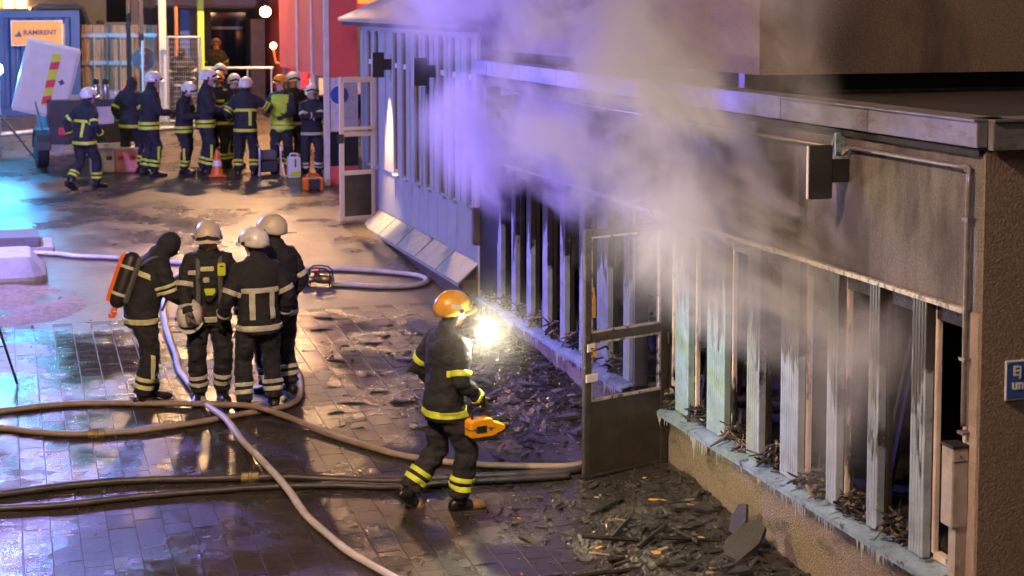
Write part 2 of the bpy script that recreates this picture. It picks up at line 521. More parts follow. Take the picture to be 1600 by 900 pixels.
# ================================================================== ground
gb = MB()
ys = [-30, 0, 10, 20, 30, 46, 90, 300]
for i in range(len(ys)-1):
    a, b = ys[i], ys[i+1]
    gb.add([(-250,a,gz(a)),(250,a,gz(a)),(250,b,gz(b)),(-250,b,gz(b))], [(0,1,2,3)])
ground = gb.build('ground', 'wet_asphalt')
tag(ground, kind='structure')

# paved strip in front of the building: running-bond slabs, long side away from the camera
PX0, PX1, PY0, PY1 = -7.6, 0.0, 7.4, 18.9
paving = thing('paving', None, None); tag(paving, kind='structure')
del_keys = [k for k in ('label', 'category') if k in paving]
bed = MB()
bed.add([(PX0,PY0,gz(PY0)+0.0185),(PX1,PY0,gz(PY0)+0.0185),(PX1,PY1,gz(PY1)+0.0185),(PX0,PY1,gz(PY1)+0.0185)], [(0,1,2,3)])
bed.build('joint_bed', 'joint_sand', paving)
SW, SL_ = 0.21, 0.28
def slab_verts(rs):
    w, l = SW/2-0.0025-rs.uniform(0,0.002), SL_/2-0.0025-rs.uniform(0,0.002)
    c = 0.0025
    z = lambda: 0.022 + rs.uniform(-0.0006, 0.0006)
    lo = [(-w,-l,-0.02),(w,-l,-0.02),(w,l,-0.02),(-w,l,-0.02)]
    mid = [(x,y,0.017) for x,y,_ in lo]
    top = [(-w+c,-l+c,z()),(w-c,-l+c,z()),(w-c,l-c,z()),(-w+c,l-c,z())]
    fs = [(8,9,10,11)]
    for i in range(4):
        j = (i+1) % 4
        fs += [(i,j,4+j,4+i),(4+i,4+j,8+j,8+i)]
    return lo+mid+top, fs
rs = random.Random(3)
slab_meshes = []
for k in range(8):
    mb = MB(); mb.add(*slab_verts(rs)); slab_meshes.append(mb.mesh('slab', 'wet_slab'))
spots = []
nx = int((PX1-PX0)/SW)
for i in range(nx):
    x = PX1 - SW*(i+0.5)
    off = (i % 2)*SL_/2
    n = int((PY1-PY0)/SL_)
    for j in range(n):
        y = PY0 + SL_*(j+0.5) + off
        if y + SL_/2 > PY1: continue
        spots.append((x, y))
def in_view(x, y):      # roughly inside the picture
    return y > 10.2 and x > -5.72 and not (x > -0.2) and not (y < 10.6 and x > -0.4) and y > 11.9 - (x+5.7)*0.29
seen = sorted([s for s in spots if in_view(*s)], key=lambda s: (s[0]+5.53)**2*0.2 + s[1]**2)
near = set(seen[:300])
rest = MB()
for x, y in spots:
    dz = rs.uniform(-0.002, 0.002); ax = TILT + rs.uniform(-0.0025, 0.0025); ay = rs.uniform(-0.003, 0.003)
    if (x, y) in near:
        o = obj('slab', rs.choice(slab_meshes), paving)
        o.location = (x, y, gz(y)+dz); o.rotation_euler = (ax, ay, 0)
    else:
        M = Matrix.Translation((x, y, gz(y)+dz)) @ Matrix.Rotation(ax, 4, 'X') @ Matrix.Rotation(ay, 4, 'Y')
        vs, fs = slab_verts(rs)
        rest.add([tuple(M @ Vector(v)) for v in vs], fs)
tag(rest.build('far_slabs', 'wet_slab', paving), kind='stuff')

# ================================================================== burnt building (wall plane x = 0, runs away along +y)
YC, YE = 8.13, 18.62          # near corner, far end
LINT, SILL = 2.30, 0.65
DY0, DY1 = 12.86, 13.56       # doorway
bb = thing('burnt_building', 'low brown stucco building with burnt-out slit windows, smoke pouring out', 'building')
def part(name, m, parent, *boxes, bevel=0.0):
    mb = MB()
    for a, b in boxes: mb.box(a, b, bevel=bevel)
    return mb.build(name, m, parent)
part('wall', 'sooted_stucco', bb, ((0,YC,LINT),(0.24,YE,3.30)))
part('plinth', 'plinth_render', bb, ((0.002,YC+0.002,-0.7),(0.24,DY0,SILL-0.035)))
part('plinth', 'plinth_render', bb, ((0.002,DY1,-0.4),(0.24,YE,SILL-0.035)))
part('corner_pier', 'pale_render', bb, ((-0.012,YC,-0.7),(0.24,8.235,LINT-0.002)), bevel=0.004)
part('end_wall', 'end_stucco', bb, ((0.2405,YC+0.003,-0.7),(7.0,YC+0.24,3.30)), ((-0.004,YC-0.018,-0.7),(0.2405,YC-0.0002,3.28)), ((0.2405,YC-0.018,-0.7),(7.0,YC+0.002,3.28)))
part('interior', 'charred', bb, ((4.2,YC+0.25,-0.2),(4.35,YE,3.25)), ((0.25,YE-0.12,-0.2),(4.2,YE,3.25)), ((0.25,YC+0.25,0.10),(4.2,YE-0.12,0.16)), ((0.25,YC+0.25,3.15),(4.2,YE-0.12,3.25)))
part('partition', 'charred', bb, ((0.9,12.2,0.16),(4.2,12.3,3.15)))
part('partition', 'charred', bb, ((1.2,15.6,0.16),(4.2,15.7,3.15)))
part('roof', 'roof_felt', bb, ((0.0,YC,3.302),(7.0,YE+0.1,3.41)))

# charred room fittings seen through the openings
rf = random.Random(21)
for k in range(12):
    y = 8.7 + k*0.8 + rf.uniform(-0.2, 0.2); x = rf.uniform(0.5, 1.6)
    mb = MB()
    mb.tube([(x,y,0.16),(x+rf.uniform(-0.4,0.4),y+rf.uniform(-0.3,0.3),rf.uniform(1.3,3.1))], rf.uniform(0.02,0.05), 5)
    mb.build('charred_stud', 'charred', bb)

POSTS = [(12.27,12.58),(11.56,11.93),(10.94,11.19),(10.31,10.62),(9.74,9.92),(9.19,9.36),(8.63,8.83),
         (17.62,17.80),(17.07,17.25),(16.52,16.70),(15.95,16.15),(15.40,15.58),(14.82,15.00),(14.17,14.50),(13.62,13.80)]
def fluted(name, y0, y1, z0, z1):
    mb = MB()
    w = y1-y0
    n = max(4, int(round(w/0.036)))
    prof = []
    for i in range(n):
        a = y0 + w*i/n; c = w/n
        prof += [(-0.030, a+c*0.10), (-0.034, a+c*0.18), (-0.034, a+c*0.80), (-0.030, a+c*0.88), (-0.022, a+c*0.94), (-0.022, a+c*1.0)]
    prof[-1] = (-0.030, y1-0.001)
    prof = [(-0.030, y0)] + prof + [(0.022, y1), (0.022, y0)]
    mb.prism(prof, 2, z0, z1)
    return mb.build(name, 'fluted_paint_green' if 11.4 < y0 < 12.6 else 'fluted_paint', bb)
POSTS = [(a+0.03, b) for a, b in POSTS]
for y0, y1 in POSTS:
    fluted('fluted_panel', y0, y1, SILL-0.012, LINT-0.004)
edges = sorted(POSTS)
def opening(a, b, rnd):
    """scorched timber frame set back between two fluted panels; the pane has burst"""
    fr = MB()
    x0, x1 = 0.026, 0.085
    fr.box((x0, a+0.004, SILL+0.02), (x1-0.02, a+0.030, LINT-0.006), bevel=0.005)
    fr.box((x0, b-0.034, SILL+0.02), (x1-0.02, b-0.004, LINT-0.006), bevel=0.005)
    fr.box((x0, a+0.030, SILL-0.01), (x1, b-0.034, SILL+0.03))
    burnt = a > 13.5 or rnd.random() < 0.2
    o = fr.build('window_frame', 'charred' if burnt else 'white_frame', bb)
    h = MB(); h.box((x0-0.01, a+0.035, LINT-0.12), (x1, b-0.039, LINT-0.007)); h.build('head_board', 'charred', o)
    if rnd.random() < 0.75:
        m2 = MB()
        yy = a + (b-a)*rnd.uniform(0.4, 0.65)
        m2.box((0.15, yy, SILL), (0.18, yy+0.03, LINT-0.02))
        m2.build('inner_casing', 'ash_board' if rnd.random() < 0.6 or burnt else 'white_frame', o)
    # burnt remains of the pane edge
    sh = MB()
    zz = SILL+0.06
    for k in range(4):
        yk = a+0.055+(b-a-0.13)*rnd.random()
        sh.add([(0.06,yk,zz),(0.06,yk+0.05,zz),(0.065,yk+rnd.uniform(-0.01,0.04),zz+rnd.uniform(0.05,0.22)),(0.068,yk+0.02,zz)], [(0,1,2),(0,2,3),(1,3,2)])
    sh.build('glass_shard', 'charred', o)
ro = random.Random(5)
OPEN = []
lst = [(8.235, 8.235)] + edges
for (p0, p1), (q0, q1) in zip(lst[:-1], lst[1:]):
    if p1 < DY0 < q0 or q0 - p1 > 0.9: continue
    OPEN.append((p1, q0)); opening(p1, q0, ro)
OPEN.append((12.58, 12.80)); OPEN.append((17.80, YE-0.45))
opening(12.58, 12.80, ro)
part('blind_panel', 'charred', bb, ((-0.004,17.83,SILL),(0.10,YE,LINT-0.004)))
# door frame
part('door_frame', 'door_burnt', bb, ((-0.01,12.80,0.02),(0.12,DY0,LINT-0.004)), ((-0.01,DY1,0.05),(0.12,13.62,LINT-0.004)), ((-0.012,DY0,LINT-0.07),(0.118,DY1,LINT-0.005)))
part('door_step', 'concrete', bb, ((-0.10,DY0,-0.2),(0.24,DY1,0.155)))
# lintel flashing in short buckled lengths
rl = random.Random(11)
y = 8.24
while y < YE-0.3:
    l = rl.uniform(0.5, 0.75)
    y1 = min(y+l, YE)
    mb = MB(); d = rl.uniform(0, 0.012)
    mb.box((-0.032-d, y, LINT-0.012-d), (-0.002, y1-0.006, LINT+0.012))
    mb.build('lintel_flashing', 'pale_edge', bb)
    y = y1
# sheet-metal sill: sloping, folded drip edge, one piece per bay, with icicles
def sill_piece(y0, y1, k):
    mb = MB()
    d = rl.uniform(-0.006, 0.006)
    zi = SILL-0.004; zo = SILL-0.052+d
    prof = [(0.10,zi),(-0.125,zo),(-0.133,zo-0.003),(-0.133,zo-0.040),(-0.118,zo-0.044),(-0.118,zo-0.012),(0.10,zi-0.022)]
    mb.prism([(x,z) for x,z in prof], 1, y0+0.001, y1-0.001)
    # standing seam between pieces
    mb.prism([(0.09,zi+0.008),(-0.12,zo+0.008),(-0.12,zo-0.002),(0.09,zi-0.006)], 1, y1-0.014, y1-0.004)
    o = mb.build('sill', 'blue_sill', bb)
    ic = MB()
    yy = y0
    while yy < y1-0.01:
        cl = noise.noise(Vector((yy*2.9, k*0.0, 3.1)))
        L_ = max(0.0, 0.02 + 0.16*cl + rl.uniform(-0.05, 0.06))*rl.choice((0.5, 1.0, 1.0, 1.4))
        if L_ > 0.02:
            r0 = 0.0045 + L_*0.03
            ic.lathe([(r0,0),(r0*0.75,-L_*0.35),(r0*0.4,-L_*0.75),(0.0008,-L_)], 5, Matrix.Translation((-0.126, yy, zo-0.040)))
        yy += rl.uniform(0.012, 0.045)
    if ic.v: tag(ic.build('icicles', 'icicle', o), kind='stuff')
y = 8.40
bays = [8.40] + [round(a-0.05,2) for a,b in edges if 8.8 < a < 12.5] + [12.84]
for a, b in zip(bays[:-1], bays[1:]): sill_piece(a, b, 1)
bays2 = [13.60] + [round(a-0.05,2) for a,b in edges if a > 13.9] + [18.35]
for a, b in zip(bays2[:-1], bays2[1:]): sill_piece(a, b, 2)
# eaves: zinc fascia in lengths, drip moulding and conduit
y = YC-0.03
k = 0
while y < YE:
    y1 = min(y+1.25, YE+0.1)
    mb = MB()
    mb.box((-0.075, y, 3.300), (-0.002, y1-0.005, 3.452), bevel=0.004)
    mb.box((-0.098, y, 3.455), (0.16, y1-0.005, 3.468))
    mb.build('fascia', 'zinc', bb); y = y1
x = -0.001
while x < 7.0:
    mb = MB(); mb.box((x, YC-0.085, 3.285), (x+1.4, YC-0.03, 3.452), bevel=0.004); mb.box((x, YC-0.098, 3.455), (x+1.4, YC+0.15, 3.468))
    mb.build('fascia', 'zinc', bb); x += 1.405
part('eave_moulding', 'charred', bb, ((-0.035,YC+0.01,3.245),(-0.002,YE,3.284)))
mb = MB()
c1 = [(-0.035,18.4,3.15),(-0.035,9.95,3.15)]
mb.tube(smooth_curve([(-0.035,10.02,3.15),(-0.035,9.90,3.15),(-0.04,9.86,3.19),(-0.04,9.82,3.24)],0.03), 0.016, 8)
mb.tube(c1, 0.016, 8)
mb.build('conduit', 'pipe_metal', bb, True)
mb = MB()
mb.tube(smooth_curve([(-0.04,9.72,3.12),(-0.04,9.66,3.16),(-0.04,9.55,3.17),(-0.04,8.34,3.17),(-0.04,8.26,3.165),(-0.04,8.235,3.13),(-0.04,8.23,3.05),(-0.04,8.23,1.6)],0.04), 0.017, 8)
mb.build('downpipe', 'pipe_metal', bb, True)
for zc in (2.85, 2.0, 1.55):
    part('pipe_clip', 'pipe_metal', bb, ((-0.062,8.20,zc),(-0.002,8.262,zc+0.018)))
part('conduit_bracket', 'blue_sill', bb, ((-0.075,9.765,3.10),(-0.004,9.79,3.26)))
# meter cover on the pier by the corner
mt = MB(); mt.box((-0.122,8.205,0.98),(-0.014,8.330,1.47), bevel=0.006)
mo = mt.build('cable_cover', 'cover_grey', bb); tag(mo, 'grey metal cable cover box beside the corner pier')
part('cap', 'black_metal', mo, ((-0.127,8.20,1.472),(-0.013,8.335,1.488)))
part('duct', 'cover_grey', mo, ((-0.088,8.215,-0.2),(-0.014,8.29,0.978)))
for zz in (1.02, 1.42):
    mb = MB(); mb.lathe([(0.006,0),(0.006,0.004),(0.003,0.005)], 8, Matrix.Translation((-0.068,8.2045,zz)) @ Matrix.Rotation(PI/2,4,'X')); mb.build('screw', 'steel', mo)
part('seam', 'black_metal', mo, ((-0.1225,8.2035,1.385),(-0.016,8.2048,1.391)))
# blue enamel sign on the end wall, running on out of the frame
sg = thing('blue_sign', 'blue enamel sign with white lettering on the brown end wall', 'sign', (0.155,YC-0.022,1.77))
mb = MB(); mb.box((0,-0.012,0),(0.62,-0.001,0.245), bevel=0.004); mb.build('plate', 'white_paint', sg)
mb = MB(); mb.box((0.010,-0.015,0.010),(0.61,-0.0125,0.235)); mb.build('face', 'sign_blue', sg)
mb = MB()
for xx, zz in ((0.018,0.018),(0.018,0.227),(0.60,0.018),(0.60,0.227)):
    mb.lathe([(0.006,0),(0.006,0.004),(0.003,0.006)], 8, Matrix.Translation((xx,-0.0155,zz)) @ Matrix.Rotation(PI/2,4,'X'))
mb.build('screw', 'steel', sg)
text('lettering', 'Ej', 0.085, 'white_paint', sg, (0.050,-0.0165,0.135), (PI/2,0,0), bold=0.0022)
text('lettering', 'un', 0.085, 'white_paint', sg, (0.044,-0.0165,0.052), (PI/2,0,0), bold=0.0022)

# set-back upper storey
us = thing('upper_storey', 'taller brown stucco storey set back above the flat roof', 'building')
UY = 11.75
part('wall', 'end_stucco', us, ((0.15,UY-0.35,3.585),(9.0,UY-0.1,7.5)))
part('side_wall', 'end_stucco', us, ((0.15,UY-0.099,3.585),(0.35,YE,7.5)))
part('recess', 'black_metal', us, ((0.20,UY+0.01,3.42),(9.0,UY+0.12,3.583)), ((0.20,UY-0.09,3.583),(9.0,UY+0.4,3.595)))
part('base_flashing', 'zinc', us, ((0.17,UY-0.04,3.411),(9.0,UY+0.008,3.438)))
part('roof', 'roof_felt', us, ((0.05,UY-0.45,7.501),(9.1,YE+0.1,7.62)))

# flag-mounted wall lamps
def wall_lamp(y, z, label, burnt=False):
    t = thing('wall_lamp', label, 'wall lamp', (0.0, y, z), group='box lamps standing out from the walls')
    mb = MB(); mb.box((-0.31,-0.022,-0.185),(-0.135,0.022,0.185), bevel=0.006); mb.build('housing', 'black_metal', t)
    mb = MB(); mb.box((-0.134,-0.018,-0.075),(-0.002,0.018,0.085), bevel=0.004); mb.build('bracket', 'black_metal', t)
    mb = MB(); mb.box((-0.318,-0.012,-0.18),(-0.311,0.012,0.18)); mb.build('lit_edge_strip', 'post_white' , t)  # pale strip painted as the lit front edge of the box
    return t
wall_lamp(9.72, 3.0, 'sooty black box lamp high on the brown wall near the corner')
wall_lamp(17.35, 3.02, 'black box lamp half lost in smoke by the white annex')
wall_lamp(23.15, 3.24, 'black box lamp beside the open door of the white annex')
wall_lamp(20.65, 3.24, 'black box lamp on the white annex nearest the smoke')

# open burnt door, hinged at the near jamb
dang = math.atan2(12.50-12.80, -0.93)   # leaf direction from the hinge
door = thing('burnt_door', 'charred glazed door standing wide open in front of the smoking wall', 'door', (-0.02,12.795,0.12), dang)
DW, DH = 0.93, 2.13
def dpart(name, m, *boxes, parent=door, bevel=0.006):
    mb = MB()
    for a, b in boxes: mb.box(a, b, bevel=bevel)
    return mb.build(name, m, parent)
fr = dpart('frame', 'door_burnt', ((0.0,-0.022,0.0),(0.085,0.022,DH)), ((DW-0.07,-0.022,0.0),(DW,0.022,DH)), ((0.085,-0.021,DH-0.06),(DW-0.07,0.021,DH)),
      ((0.085,-0.021,1.17),(DW-0.07,0.021,1.245)), ((0.085,-0.021,0.0),(DW-0.07,0.021,0.03)))
dpart('kick_panel', 'kick_plate', ((0.083,-0.016,0.03),(DW-0.068,0.016,0.655)), bevel=0.003)
dpart('glazing_bead', 'pale_edge', ((0.086,-0.019,0.656),(DW-0.071,0.019,0.676)), ((0.086,-0.018,0.676),(0.104,0.018,1.169)), ((DW-0.086,-0.018,0.676),(DW-0.071,0.018,1.169)),
      ((0.104,-0.0185,1.150),(DW-0.086,0.0185,1.1695)), bevel=0)
dpart('glazing_bead', 'pale_edge', ((0.086,-0.018,1.246),(0.106,0.018,DH-0.061)), ((DW-0.084,-0.018,1.246),(DW-0.071,0.018,DH-0.061)), ((0.106,-0.0185,1.2455),(DW-0.084,0.0185,1.262)),
      ((0.106,-0.0185,DH-0.078),(DW-0.084,0.0185,DH-0.0605)), bevel=0)
for z0, z1 in ((0.676,1.150),(1.262,DH-0.078)):
    dpart('pane', 'sooty_glass', ((0.104,-0.003,z0),(DW-0.084,0.003,z1)), bevel=0)
lk = dpart('lock_plate', 'post_white', ((DW-0.135,0.0225,0.83),(DW-0.005,0.032,0.90)), ((DW-0.10,0.0225,1.09),(DW-0.02,0.030,1.16)), bevel=0.003)
mb = MB(); mb.tube(smooth_curve([(DW-0.06,0.03,1.12),(DW-0.06,0.075,1.12),(DW-0.09,0.085,1.12),(DW-0.18,0.085,1.135),(DW-0.20,0.08,1.10)],0.02), 0.010, 8)
mb.tube([(DW-0.06,0.03,1.05),(DW-0.11,0.05,1.03),(DW-0.17,0.055,1.035)], 0.008, 6)
mb.build('handle', 'black_metal', door, True)
mb = MB(); mb.box((0.16,0.022,DH-0.10),(0.36,0.055,DH-0.05)); mb.tube([(0.25,0.05,DH-0.08),(0.33,0.07,DH-0.17),(0.20,0.07,DH-0.22)], 0.009, 6)
mb.build('door_closer', 'black_metal', door)
for z in (0.25, 1.05, 1.90):
    mb = MB(); mb.tube([(-0.004,0.02,z),(-0.004,0.02,z+0.11)], 0.012, 8); mb.build('hinge', 'black_metal', door)

# ================================================================== white annex
AY0, AY1 = 18.66, 25.30
an = thing('white_annex', 'pale panelled annex with narrow windows and a ribbed metal roof', 'building')
WT, WB = 3.72, 1.64
WINS = [(18.92,19.12),(19.66,19.86),(20.18,20.46),(20.95,21.17),(21.50,21.77),(22.25,22.52),(22.80,23.04),(24.02,24.27),(24.52,24.80)]
LEDGE_I, LEDGE_O = 0.97, 0.735
part('lower_wall', 'white_panel', an, ((0.0,AY0,0.5),(0.2,24.10,WB)))
part('head_wall', 'white_panel', an, ((0.001,AY0,WT),(0.2,AY1,3.95)))
prev = AY0
for a, b in WINS + [(AY1, AY1)]:
    if a - prev > 0.01:
        wdt = a-prev
        mb = MB()
        mb.box((-0.022,prev+0.003,WB-0.02),(0.17,a-0.003,WT-0.002), bevel=0.004)
        if wdt > 0.3:
            mb.box((-0.034,prev+wdt/2-0.012,WB),(-0.023,prev+wdt/2+0.012,WT-0.004))
        mb.build('pilaster', 'white_panel', an)
    prev = b
for a, b in WINS:
    mb = MB(); mb.box((0.030,a+0.001,WB+0.001),(0.15,b-0.001,WT-0.003)); bl = mb.build('window', 'cream_blind', an)
    mb = MB(); mb.box((0.024,a+0.03,WB+0.05),(0.027,b-0.03,WT-0.02)); mb.build('pane', 'sooty_glass', bl)
    mb = MB(); mb.box((0.004,a+0.002,WB+0.003),(0.029,a+0.028,WT-0.004)); mb.box((0.004,b-0.028,WB+0.003),(0.029,b-0.002,WT-0.004)); mb.box((0.004,a+0.028,WB+0.003),(0.029,b-0.028,WB+0.05)); mb.build('frame', 'grey_concrete', bl)
    mb = MB(); mb.box((-0.004,a+0.030,3.20),(0.0235,b-0.030,3.27)); mb.build('transom', 'post_white', bl)
    mb = MB(); mb.box((-0.05,a-0.01,WB-0.045),(0.11,b+0.01,WB-0.021)); mb.build('sill', 'white_panel', bl)
y = AY0
while y < 24.0:       # board joints of the lower wall
    y1 = min(y+0.48, 24.09)
    mb = MB(); mb.box((-0.012,y+0.005,LEDGE_I+0.01),(-0.0005,y1-0.005,WB-0.05), bevel=0.002); mb.build('wall_board', 'white_panel', an); y = y1
y = AY0
while y < 24.0:       # sloping sheet-metal ledge in lengths
    y1 = min(y+1.08, 24.1)
    mb = MB(); mb.prism([(-0.0005,LEDGE_I),(-0.27,LEDGE_O),(-0.275,LEDGE_O-0.045),(-0.262,LEDGE_O-0.047),(-0.258,LEDGE_O-0.018),(-0.0005,LEDGE_I-0.02)], 1, y+0.002, y1-0.004)
    mb.prism([(-0.01,LEDGE_I+0.010),(-0.27,LEDGE_O+0.012),(-0.27,LEDGE_O-0.002),(-0.01,LEDGE_I-0.004)], 1, y1-0.016, y1-0.005)
    mb.build('ledge', 'ledge_metal', an); y = y1
part('plinth', 'plinth_brown', an, ((-0.20,AY0,0.0),(-0.001,24.09,LEDGE_O+0.03)))
part('end_post', 'post_white', an, ((-0.02,AY0-0.05,0.2),(0.03,AY0-0.001,1.33)), bevel=0.006)
part('downpipe', 'post_white', an, ((-0.045,AY0-0.036,1.62),(0.015,AY0+0.03,3.78)), bevel=0.01)
part('pipe_shoe', 'grey_concrete', an, ((-0.09,AY0-0.07,1.20),(0.05,AY0+0.03,1.66)), bevel=0.012)
part('near_wall', 'sooted_stucco', an, ((0.03,AY0-0.04,0.3),(6.0,AY0,3.95)))
part('far_wall', 'white_panel', an, ((0.0,AY1-0.1,0.5),(0.9,AY1,3.95)), ((2.0,AY1-0.1,0.5),(6.0,AY1,3.95)))
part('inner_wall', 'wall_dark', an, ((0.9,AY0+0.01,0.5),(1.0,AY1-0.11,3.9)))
# ribbed roof
mb = MB()
n = 0; yy = AY0-0.1
prof = []
while yy < AY1+0.32:
    prof += [(yy,0.0),(yy+0.05,0.0),(yy+0.065,0.03),(yy+0.095,0.03),(yy+0.11,0.0)]; yy += 0.15
top = [(p[0], p[1]) for p in prof]
vs = []; fs = []
for u, h in top: vs.append((-0.30,u,3.88+h))
for u, h in top: vs.append((4.5,u,6.05+h))
for u, h in top: vs.append((-0.30,u,3.86))
m_ = len(top)
for i in range(m_-1): fs += [(i,i+1,m_+i+1,m_+i),(2*m_+i,2*m_+i+1,i+1,i)]
mb.add(vs, fs)
mb.build('roof_sheet', 'roof_sheet', an)
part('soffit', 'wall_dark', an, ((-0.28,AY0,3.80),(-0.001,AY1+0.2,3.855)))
# far door of the annex, open
ad = thing('annex_door', 'pale framed glazed door standing open at the far end of the annex', 'door', (-0.02,24.32,gz(24.3)+0.03), PI+R(14))
def apart(name, m, *boxes, bevel=0.005):
    mb = MB()
    for a, b in boxes: mb.box(a, b, bevel=bevel)
    return mb.build(name, m, ad)
W_, H_ = 0.60, 2.22
apart('frame', 'cream_steel', ((0,-0.025,0),(0.06,0.025,H_)), ((W_-0.07,-0.025,0),(W_,0.025,H_)), ((0.06,-0.024,H_-0.09),(W_-0.07,0.024,H_)), ((0.06,-0.024,0.0),(W_-0.07,0.024,0.06)), ((0.06,-0.024,0.70),(W_-0.07,0.024,0.77)), ((0.06,-0.024,1.30),(W_-0.07,0.024,1.37)))
apart('kick_panel', 'kick_plate', ((0.06,-0.012,0.06),(W_-0.07,0.012,0.70)))
apart('pane', 'sooty_glass', ((0.06,-0.003,0.77),(W_-0.07,0.003,1.30)), bevel=0)
apart('pane', 'sooty_glass', ((0.06,-0.003,1.37),(W_-0.07,0.003,H_-0.09)), bevel=0)
apart('push_bar', 'cream_steel', ((0.03,0.03,1.40),(W_+0.02,0.06,1.45)))
apart('lock', 'black_metal', ((W_-0.06,-0.05,1.20),(W_+0.03,0.04,1.34)))
# ================================================================== red porch behind the annex
po = thing('red_porch', 'red panelled porch on pale posts behind the annex door', 'porch')
YP, XP = 27.57, -0.13
for a, b in ((27.62,28.93),(28.97,30.40),(30.44,32.50)):
    mb = MB(); mb.box((XP,a,2.86),(XP+0.06,b,5.2), bevel=0.006); mb.build('side_panel', 'red_panel', po)
for yy in (28.95, 30.42):
    mb = MB(); mb.box((XP-0.02,yy-0.04,2.2),(XP+0.05,yy+0.04,5.2)); mb.build('cover_strip', 'post_white', po)
for yy in (28.95, 32.45):
    mb = MB(); mb.box((XP+0.06,yy-0.03,gz(yy)),(XP+0.12,yy+0.03,2.86)); mb.build('post', 'galvanised', po)
mb = MB(); mb.box((XP-0.05,YP-0.05,gz(YP)),(XP+0.045,YP+0.045,5.2), bevel=0.006); mb.build('corner_post', 'post_white', po)
mb = MB(); mb.box((XP+0.05,YP-0.03,2.86),(0.42,YP+0.03,5.2), bevel=0.004); mb.build('front_panel', 'red_panel', po)
mb = MB(); mb.box((XP+0.05,YP-0.02,1.92),(0.42,YP+0.02,2.855)); mb.build('notice_panel', 'poster', po)
mb = MB(); mb.box((XP+0.05,YP-0.03,1.30),(0.42,YP+0.02,1.90)); mb.build('dark_pane', 'window_dark', po)
mb = MB(); mb.box((XP+0.05,YP-0.03,gz(YP)+0.01),(0.42,YP+0.02,1.295)); mb.build('foot_panel', 'red_panel', po)
mb = MB(); mb.box((XP+0.06,27.7,5.0),(3.4,32.5,5.2)); mb.build('roof', 'roof_felt', po)
mb = MB(); mb.box((3.0,28.0,1.0),(3.1,32.5,5.0)); mb.build('back_wall', 'wall_dark', po)
rdn = thing('round_sign', 'round blue sign fixed to the notice panel of the red porch', 'sign', (0.085,YP-0.023,2.55))
mb = MB(); mb.lathe([(0.16,0),(0.16,0.012),(0.155,0.015)], 28, Matrix.Rotation(PI/2,4,'X')); mb.build('disc', 'sign_blue', rdn)
mb = MB(); mb.lathe([(0.175,-0.003),(0.175,-0.0005)], 28, Matrix.Rotation(PI/2,4,'X')); mb.build('rim', 'white_paint', rdn)

# ================================================================== fire engine seen from behind, beyond the porch
fe = thing('fire_engine', 'red fire engine with yellow bands parked beyond the red porch', 'fire engine', (2.10,36.2,gz(36.2)), R(0))
mb = MB(); mb.box((-1.22,0,0.55),(1.22,6.2,3.05), bevel=0.05); body = mb.build('body', 'truck_red', fe)
mb = MB(); mb.box((-0.85,-0.02,1.0),(0.85,-0.001,2.6)); sh = mb.build('rear_shutter', 'shutter', fe)
for k in range(11):
    mb = MB(); mb.box((-0.83,-0.032,1.03+k*0.142),(0.83,-0.021,1.15+k*0.142), bevel=0.004); mb.build('slat', 'shutter', sh)
for zz in (1.42, 2.26):
    for xa, xb in ((-1.235,-0.9),(0.9,1.235)):
        mb = MB(); mb.box((xa,-0.012,zz),(xb,6.1,zz+0.26) if False else (xb,-0.002,zz+0.20)); mb.build('yellow_band', 'truck_yellow', fe)
mb = MB(); mb.box((-1.24,-0.014,0.60),(1.24,-0.003,1.40) if False else (1.24,-0.003,0.98)); mb.build('rear_skirt', 'truck_white', fe)
mb = MB(); mb.box((0.9,-0.014,1.63),(1.235,-0.003,2.25)); mb.build('pale_panel', 'truck_white', fe)
mb = MB(); mb.box((-1.235,-0.014,2.68),(1.235,-0.003,2.86)); mb.build('yellow_band', 'truck_yellow', fe)
for xx in (-1.06, 1.06):
    mb = MB(); mb.box((xx-0.09,-0.06,0.75),(xx+0.09,-0.015,1.15), bevel=0.02); mb.build('tail_light', 'fluor_red', fe)
    mb = MB(); mb.lathe([(0.075,0),(0.075,0.09),(0.05,0.12),(0.01,0.13)], 14, Matrix.Translation((xx,0.1,3.05))); mb.build('beacon', 'amber_lamp' if xx < 0 else 'orange_plastic', fe)
for xx in (-0.95, 0.95):
    mb = MB(); mb.lathe([(0.30,-0.15),(0.48,-0.15),(0.5,-0.12),(0.5,0.12),(0.48,0.15),(0.30,0.15)], 24, Matrix.Translation((xx,1.4,0.5)) @ Matrix.Rotation(PI/2,4,'Y')); wv = mb.build('wheel', 'rubber', fe)
    mb = MB(); mb.lathe([(0.29,-0.10),(0.29,0.10),(0.12,0.13),(0.1,0.16)], 18, Matrix.Translation((xx,1.4,0.5)) @ Matrix.Rotation(PI/2,4,'Y')); mb.build('rim', 'galvanised', wv)
mb = MB(); mb.tube([(-0.5,0.2,3.2),(-0.5,5.5,3.2)], 0.03, 8); mb.tube([(-0.1,0.2,3.2),(-0.1,5.5,3.2)], 0.03, 8)
for k in range(14): mb.tube([(-0.5,0.4+k*0.37,3.2),(-0.1,0.4+k*0.37,3.2)], 0.018, 6)
mb.box((-0.55,0.6,3.0),(-0.05,0.66,3.2)); mb.box((-0.55,4.6,3.0),(-0.05,4.66,3.2))
mb.build('ladder', 'galvanised', fe)
# lamp arm at the rear corner with a lit amber marker
mb = MB(); mb.tube([(-1.22,0.05,1.2),(-1.70,-0.02,1.35),(-1.76,-0.02,1.66)], 0.03, 8); la = mb.build('marker_arm', 'orange_plastic', fe)
mb = MB(); mb.ellipsoid((-1.76,-0.04,1.73), (0.075,0.06,0.075)); mb.build('marker_lamp', 'amber_lamp', la)

